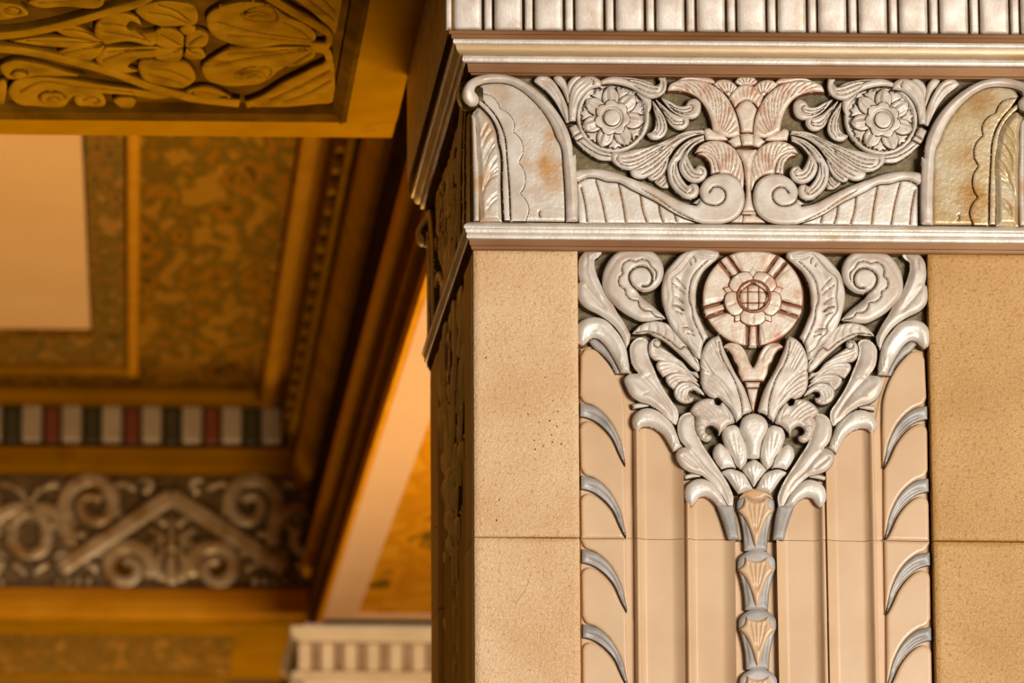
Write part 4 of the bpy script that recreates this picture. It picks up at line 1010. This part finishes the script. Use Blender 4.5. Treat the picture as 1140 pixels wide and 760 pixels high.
# carved frieze of the far beam
far = Plane(Y=YC - .005, unit=S * 2)
PF = Piece(fb, far, base=0, glaze='gold_dark', mat='far_silver')
fz = crop(0, 430, 3.04)
def bandp(name, pts, w0, w1=None, h=9, mat=None, r=2.5):
    PF.add(name, tube_outline(fz(*pts), w0, w1), h, mat, mir=False, raw=True, w=4, e=.4, r=r, href=4)
def spiral(cx_, cy_, r0, r1, a0, turns, w0, w1, d=1):
    n = 40
    pts = [(cx_ + (r0 + (r1-r0)*i/n) * math.cos(a0 + d*2*math.pi*turns*i/n), cy_ + (r0 + (r1-r0)*i/n) * math.sin(a0 + d*2*math.pi*turns*i/n)) for i in range(n + 1)]
    PF.add('scroll', tube_outline([(0 + p[0] / 3.04, 430 + p[1] / 3.04) for p in pts], w0, w1), 9, None, mir=False, raw=True, w=4, e=.4, r=2.5, href=4)
for mx in (580, 580 - 960):
    bandp('gable_bar', ((mx - 380, 620), (mx - 200, 505), (mx, 375), (mx + 5, 372)), 21, 21, 12)
    bandp('gable_bar', ((mx - 5, 372), (mx, 375), (mx + 200, 500), (mx + 390, 625)), 21, 21, 12)
    spiral(mx - 145, 620, 95, 22, math.radians(60), 1.35, 13, 9, -1) if False else None
    spiral(mx - 150, 615, 88, 20, math.radians(20), 1.4, 19, 12, -1)
    spiral(mx + 150, 615, 88, 20, math.radians(160), 1.4, 19, 12, 1)
    for s in (-1, 1):
        spiral(mx + s*265, 400, 100, 20, math.radians(90 - s*60), 1.5, 19, 12, -s)
        spiral(mx + s*460, 510, 118, 30, math.radians(90 + s*75), 1.2, 18, 11, s)
        bandp('leaf', ((mx + s*30, 660), (mx + s*45, 600), (mx + s*30, 545), (mx + s*75, 520)), 13, 5, 8)
        for q in range(4):
            bandp('leaf', ((mx + s*(285 + q*35), 672), (mx + s*(275 + q*33), 640 + q*4)), 9, 6, 10)
        bandp('leaf', ((mx + s*120, 345), (mx + s*180, 330), (mx + s*200, 380)), 10, 4, 7)
        bandp('leaf', ((mx + s*330, 470), (mx + s*360, 420), (mx + s*350, 340)), 12, 5, 7)
    rnd = random.Random(5)
    for s in (-1, 1):
        for (ax_, ay_, bx_, by_) in ((25,520,90,480),(20,470,60,450),(60,560,100,540),(150,470,210,520),(230,560,300,590),(250,620,330,600),(330,560,400,580),(60,330,110,320),(90,360,60,345),(230,350,180,440),(170,420,225,450),(380,330,440,350),(400,420,440,470),(340,420,380,500),(430,420,480,460),(420,600,470,640),(290,500,340,520),(130,560,190,570),(390,460,420,520),(440,340,480,400)):
            bandp('leaf', ((mx + s*ax_, ay_), (mx + s*(ax_+bx_)/2 + rnd.uniform(-8,8), (ay_+by_)/2 - 8), (mx + s*bx_, by_)), 11, 5, rnd.uniform(5, 8))
    bandp('leaf', ((mx, 560), (mx, 480), (mx, 440)), 12, 5, 8)
    bandp('leaf', ((mx, 672), (mx, 560)), 16, 10, 7)
# its soffit with a sunk panel
x0p, x1p = XL0, at_z(262, 705, ZB).x
y0p, y1p = at_z(150, 703, ZB).y, at_z(150, 756, ZB).y
box_mesh('soffit_frame', (XL0, YC - .01, ZB - .012), (XR, y0p, ZB + .01), 'gold', fb)
box_mesh('soffit_frame', (x1p, y0p, ZB - .012), (XR, YC + 1.6, ZB + .01), 'gold', fb)
box_mesh('soffit_frame', (XL0, y1p, ZB - .012), (x1p, YC + 1.6, ZB + .01), 'gold', fb)
box_mesh('soffit_panel', (XL0, y0p, ZB - .004), (x1p, y1p, ZB + .02), 'painted_border', fb)

# --- beam from pillar to pillar: its left face is a deep cornice, its soffit peach with an ochre field
ZBL = ZS
lb = empty('long_beam', (XB, 2*HW, ZS), 'long beam running back from the pillar, peach soffit, ochre field and dark moulded side', 'beam'); lb['kind'] = 'thing'
row = lambda py: 1 if False else at(200, py, YC).z
XRB = 2*XP - XB
y_a, y_b = YR + .003, YC + 3.5
y_s = 2*HW + .03
def side(name, rows, mat):
    """rows: (z, how far left of the beam face)"""
    sweep(name, [(XB - o, z) for z, o in rows], lambda o: (y_a, YC - .002 if min(z for z, _ in rows) >= ZB - .02 else y_b), mat, lb, axis='y')
zc = lambda py: at(200, py, YC).z
dX = XB - XCEI
zr = lambda fr: ZCEI + (ZS - ZCEI) * fr       # 0 at the ceiling, 1 at the soffit
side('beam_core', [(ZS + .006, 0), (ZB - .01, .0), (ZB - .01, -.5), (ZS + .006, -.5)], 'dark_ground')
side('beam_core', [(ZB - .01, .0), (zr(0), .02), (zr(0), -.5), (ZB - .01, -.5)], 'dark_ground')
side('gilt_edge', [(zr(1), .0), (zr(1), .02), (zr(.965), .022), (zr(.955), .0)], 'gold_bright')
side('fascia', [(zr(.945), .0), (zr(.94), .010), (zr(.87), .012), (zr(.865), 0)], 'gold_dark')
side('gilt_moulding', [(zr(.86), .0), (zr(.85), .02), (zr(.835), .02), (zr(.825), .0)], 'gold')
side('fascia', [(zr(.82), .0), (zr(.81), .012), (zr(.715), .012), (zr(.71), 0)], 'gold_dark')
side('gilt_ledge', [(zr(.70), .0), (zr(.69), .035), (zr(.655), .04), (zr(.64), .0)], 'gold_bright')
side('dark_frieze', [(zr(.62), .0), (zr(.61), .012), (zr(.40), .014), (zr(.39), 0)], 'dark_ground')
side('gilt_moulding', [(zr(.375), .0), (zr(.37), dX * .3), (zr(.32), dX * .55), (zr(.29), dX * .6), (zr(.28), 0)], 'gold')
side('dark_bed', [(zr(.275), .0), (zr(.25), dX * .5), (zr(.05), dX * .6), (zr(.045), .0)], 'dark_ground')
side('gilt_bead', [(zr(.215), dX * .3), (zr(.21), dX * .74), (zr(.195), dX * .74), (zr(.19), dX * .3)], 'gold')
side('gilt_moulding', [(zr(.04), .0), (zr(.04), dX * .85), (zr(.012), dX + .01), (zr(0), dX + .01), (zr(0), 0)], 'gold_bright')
# beads and dentils of the side cornice
n = 58
for i in range(n):
    w = (YC - YR - .1) / n
    y = YR + .01 + w * i
    box_mesh('side_dentil', (XB - dX * .93, y, zr(.18)), (XB - dX * .5, y + w * .5, zr(.06)), 'gold_dark' if i % 2 else 'gold', lb)
# soffit
xi, yi = at_z(397, 686, ZS).x, at_z(430, 684, ZS).y
box_mesh('soffit_frame', (XB - .004, y_s, ZS - .002), (xi, YF + .3, ZS + .02), 'soffit_peach', lb)
box_mesh('soffit_frame', (2*XP - xi, y_s, ZS - .002), (XRB, YF + .3, ZS + .02), 'soffit_peach', lb)
box_mesh('soffit_frame', (xi, yi, ZS - .002), (2*XP - xi, YF + .3, ZS + .02), 'soffit_peach', lb)
box_mesh('soffit_field', (xi, y_s, ZS + .004), (2*XP - xi, yi, ZS + .03), 'painted_ochre', lb)
box_mesh('beam_fill', (XB + .02, y_a, ZS + .04), (XRB, y_b, ZS + 1.2), 'gold_dark', lb)

# --- next pillar: silver fillet and short tiles over a pale shaft
yf = at_z(400, 695, ZS - .005).y
nz = lambda py: at(400, py, yf).z
nx = lambda px: at(px, 725, yf).x
xa = nx(334); xb = 2*XP - xa
npil = empty('far_pillar', ((xa + xb)/2, yf, 0), 'next pillar far behind, its blurred white tiled capital under the peach soffit', 'pillar'); npil['kind'] = 'thing'
npd = 1.0
def ring_sweep(name, rows, mat):
    """rows (py, out) carried round the front and the left side"""
    pr = [(o, nz(py)) for py, o in rows]
    for axis in ('x', 'y'):
        if axis == 'x': sweep(name, [(yf - o, z) for o, z in pr] + [(yf + .1, pr[-1][1]), (yf + .1, pr[0][1])], lambda Y: (xa + min(Y - yf, .1), xb - min(Y - yf, .1)), mat, npil)
        else: sweep(name, [(xa - o, z) for o, z in pr] + [(xa + .1, pr[-1][1]), (xa + .1, pr[0][1])], lambda X_: (yf + min(X_ - xa, .1), yf + npd), mat, npil, axis='y')
ring_sweep('silver_fillet', [(697, .012), (698.5, .035), (707, .035), (711, .02), (714, .008), (715, .004)], 'far_white')
box_mesh('shaft', (xa + .015, yf + .012, 0), (xb - .015, yf + npd, ZS), 'cream_glaze', npil)
box_mesh('tile_bed', (xa + .002, yf - .003, nz(753)), (xb - .002, yf + npd, nz(714)), 'bronze_band', npil)
pt = 25.35; px = 331.5
while nx(px) < xb - .1:
    a, b = nx(px), nx(px + 15)
    box_mesh('tile', (a, yf - .022, nz(747)), (b, yf + .01, nz(716)), 'far_white', npil, bevel=.01)
    box_mesh('tile_rib', (nx(px + 18.5), yf - .016, nz(747)), (nx(px + 22), yf + .01, nz(716)), 'far_silver', npil, bevel=.004)
    px += pt
ring_sweep('base_fillet', [(747, .01), (749, .03), (753, .03), (756, .0)], 'far_white')

# --- near cross beam, seen from underneath, with its carved soffit panel
nb = empty('cross_beam', (at_z(400, 150, ZB).x, YR, ZB), 'near golden cross beam seen from underneath, its soffit carved with gilded scrolls', 'cross beam'); nb['kind'] = 'thing'
ynear = -1.2
xe = at_z(438, 150, ZB).x                       # right end, against the pillar's entablature
xi = at_z(386, 133, ZB).x; yi = at_z(200, 134, ZB).y
th = .05
box_mesh('beam_core', (XL0, ynear, ZB + .06), (xe, YR, ZCEI), 'gold', nb)
box_mesh('soffit_frame', (XL0, yi, ZB), (xe, YR, ZB + .08), 'gold', nb, bevel=.006)
box_mesh('soffit_frame', (xi, ynear, ZB), (xe, yi, ZB + .08), 'gold', nb)
sweep('panel_moulding', [(yi, ZB), (yi - .015, ZB - .006), (yi - .05, ZB + .002), (yi - .075, ZB + .03), (yi, ZB + .05)], lambda o: (XL0, xi), 'gold_dark', nb)
sweep('panel_moulding', [(xi, ZB), (xi - .012, ZB - .006), (xi - .035, ZB + .012), (xi - .045, ZB + .05), (xi, ZB + .05)], lambda o: (ynear, yi), 'gold_dark', nb, axis='y')
ZP = ZB + .022
box_mesh('panel_ground', (XL0, ynear, ZP), (xi, yi, ZP + .02), 'gold_dark', nb)
soff = Plane(Z=ZP, unit=S)
PS = Piece(nb, soff, base=0, glaze='gold_dark', mat='gold_relief')
Q = crop(0, 0, 2.85)
def sb(name, pts, w0, w1=None, h=9): PS.add(name, tube_outline(Q(*pts), w0, w1), h, mir=False, raw=True, w=4, e=.4, r=2.2, href=6)
def sl(name, pts, gr=(), h=8): PS.add(name, Q(*pts), h, mir=False, w=5, e=.35, r=1.6, href=6, edge_ink=.8, strokes=[stroke(Q(*g), w=1.1, a=-3.2, ink=.6, taper=False) for g in gr])
sb('strap', ((-20,112),(60,104),(150,88),(250,62),(350,32),(440,6),(480,-14)), 9, 9, 10)
sb('strap', ((-20,150),(60,156),(150,172),(250,196),(360,228),(480,272),(600,305),(760,325)), 9, 9, 10)
sb('strap', ((840,-20),(930,35),(1000,75),(1045,112),(1040,136),(985,140)), 10, 8, 10)
sb('strap', ((985,148),(1035,158),(1045,190),(985,228),(900,270),(830,312),(780,330)), 10, 8, 10)
sl('acanthus_leaf', ((305,75),(330,50),(390,42),(440,60),(450,80,1),(410,68),(400,85),(440,105),(500,100,1),(495,135),(400,130),(335,140,1),(300,105)), [((320,75),(380,80),(460,118)), ((330,100),(400,112),(470,128))])
sl('acanthus_leaf', ((335,150,1),(420,150),(500,148),(560,160,1),(490,180),(430,190),(405,210),(440,225,1),(390,232),(330,215),(302,185)), [((325,190),(390,168),(480,160)), ((340,165),(420,158),(520,156))])
sl('acanthus_leaf', ((430,35),(500,5),(560,5),(620,25),(625,70),(560,82,1),(500,80),(460,62)), [((470,40),(540,50),(590,70)), ((500,15),(560,35),(600,65))])
sl('acanthus_leaf', ((440,200),(520,195),(600,205),(620,250),(590,275),(520,270),(450,245)), [((470,215),(540,225),(600,250)), ((470,235),(530,250),(580,265))])
sl('flower_petal', ((492,100),(540,90),(582,115),(580,150,1),(530,152),(488,130)), [((510,110),(550,130),(575,145))])
sl('flower_petal', ((592,112),(630,95),(662,112),(655,140),(590,150,1)), [((640,112),(610,130),(595,145))])
sl('flower_petal', ((488,160),(530,152),(580,155,1),(575,185),(520,192),(490,180)), [((505,170),(540,165),(570,160))])
sl('flower_petal', ((592,155,1),(640,155),(652,178),(610,188),(585,180)), [((635,170),(610,165),(596,158))])
sl('bud', ((570,92),(592,80),(620,88),(615,105),(585,108)))
sl('acanthus_scroll', ((655,55),(700,20),(780,8),(860,18),(905,50),(980,85),(1003,115),(985,142,1),(900,140),(800,150),(730,138,1),(670,105)), [((760,45),(800,25),(870,32),(880,55),(820,68),(770,58)), ((690,70),(780,95),(980,125)), ((720,110),(820,118),(960,135)), ((900,70),(940,90),(990,125))])
sl('acanthus_scroll', ((640,215),(680,180),(730,152,1),(820,150),(920,148),(990,150,1),(1000,172),(960,200),(880,225),(850,255),(780,270),(700,268),(655,250)), [((740,235),(790,212),(860,225),(850,250),(790,258),(745,245)), ((680,205),(780,185),(980,160)), ((720,170),(820,165),(970,155)), ((900,215),(940,195),(990,165))])
sl('leaf_spray', ((160,80),(240,82),(310,120),(335,135,1),(250,120),(200,110)), [((190,92),(260,100),(320,128))])
sl('leaf_spray', ((30,130,1),(130,118),(240,122),(335,138,1),(240,150),(140,145)), [((80,130),(200,132),(310,138))])
sl('leaf_spray', ((160,178,1),(220,150),(335,145,1),(300,185),(240,190)), [((190,172),(250,158),(320,150))])
sl('volute', ((25,290),(40,262),(110,245),(200,250),(330,270),(480,290),(560,300,1),(520,312),(400,300),(280,298),(225,310),(210,330),(120,336),(50,325)), [((210,310),(190,292),(140,290),(120,308),(150,325),(190,318)), ((60,290),(120,262),(240,275),(420,292))])
sl('volute', ((0,210),(30,195),(110,200),(200,225),(270,242,1),(180,240),(110,240),(60,250),(20,245)), [((30,235),(50,220),(85,228),(75,245))])
sl('small_scroll', ((235,310),(270,295),(330,305),(335,328),(280,336),(240,328)), [((260,318),(290,308),(315,318),(295,328))])
sl('small_scroll', ((360,318),(395,308),(430,318),(425,335),(380,338)))
sl('small_scroll', ((-20,265),(15,255),(20,290),(5,325),(-20,330)))
sl('volute', ((-20,10),(20,10),(75,25),(90,42),(50,55),(0,62),(-20,60)), [((10,30),(40,22),(65,35),(40,46),(15,40))])
sl('leaf_spray', ((90,10),(160,-10),(330,-15),(330,5),(200,20),(110,20)), [((120,10),(220,2),(310,-5))])
sl('corner_field', ((905,275),(985,235),(1055,200),(1062,260),(1060,325),(1000,335),(800,335),(840,318)), [((850,325),(940,285),(1045,230)), ((900,330),(980,300),(1050,260))], 5)
sl('corner_field', ((900,-20),(1085,-20),(1075,60),(1062,110),(1020,70),(960,20)), [((960,-10),(1010,30),(1060,70)), ((1010,-15),(1040,20),(1065,45))], 5)
sl('leaf_spray', ((590,290),(640,275),(720,300),(740,315),(650,312)), [((610,292),(660,295),(720,308))])

sl('engraved_leaf', ((690,25),(720,12),(790,2),(850,10),(800,14),(730,24)), [((700,22),(770,10),(830,10))], 10)
sl('volute_eye', ((775,42),(800,33),(840,36),(855,48),(820,56),(785,54)), [((790,45),(820,40),(840,48))], 11)
sl('volute_eye', ((760,233),(790,222),(835,226),(845,242),(805,252),(770,248)), [((780,238),(810,231),(832,240))], 11)
sl('volute_eye', ((128,296),(160,290),(200,298),(205,315),(165,326),(130,318)), [((145,308),(170,300),(190,308))], 11)
sl('volute_eye', ((40,228),(62,222),(85,232),(70,243),(45,240)), [], 11)

# the carving repeats the other way round further along the soffit
for o in [o for o in nb.children if o.name.split('.')[0] in ('strap', 'acanthus_leaf', 'flower_petal', 'bud', 'acanthus_scroll', 'leaf_spray', 'volute', 'small_scroll', 'corner_field', 'engraved_leaf', 'volute_eye')]:
    c = o.copy(); COL.objects.link(c); c.scale = (-1, 1, 1); c.location = (2 * (at_z(-8, 60, ZP).x - nb.location.x), 0, 0)

# ================================================================ light
world = bpy.data.worlds.new('world'); scene.world = world; world.use_nodes = True
bg = world.node_tree.nodes['Background']; bg.inputs[0].default_value = (1.0, .80, .50, 1); bg.inputs[1].default_value = .14
def area(name, loc, tgt, sx, sy, power, col):
    l = bpy.data.lights.new(name, 'AREA'); l.shape = 'RECTANGLE'; l.size = sx; l.size_y = sy; l.energy = power; l.color = col
    o = bpy.data.objects.new(name, l); COL.objects.link(o); o.location = loc
    o.rotation_euler = (Vector(tgt) - Vector(loc)).to_track_quat('-Z', 'Y').to_euler()
    return o
area('street_window_light', (4.9, -8.3, 1.8), (1.0, 0, 3.2), 2.8, 2.4, 910, (1, .96, .89))
area('ceiling_fill_light', (1.1, 3.6, .6), (-.9, 4.8, 5), 1.2, 1.2, 136, (1, .77, .47))  # added warm fill, unseen, set where it misses the pillar's side
area('ceiling_fill_light', (1.3, 1.9, .6), (-1.6, 2.0, 5), 1.0, 1.0, 86, (1, .77, .47))  # second added fill, brightens the nearer stretch of ceiling
area('far_soffit_fill_light', (.5, 10.6, .8), (-1.2, 9.4, 5), 1.2, 1.2, 95, (1, .77, .47))  # added unseen fill, brightens the underside of the far cross beam
scene.view_settings.view_transform = 'Standard'; scene.view_settings.look = 'None'
scene.view_settings.gamma = 1; scene.view_settings.use_curve_mapping = False
scene.view_settings.exposure = 0
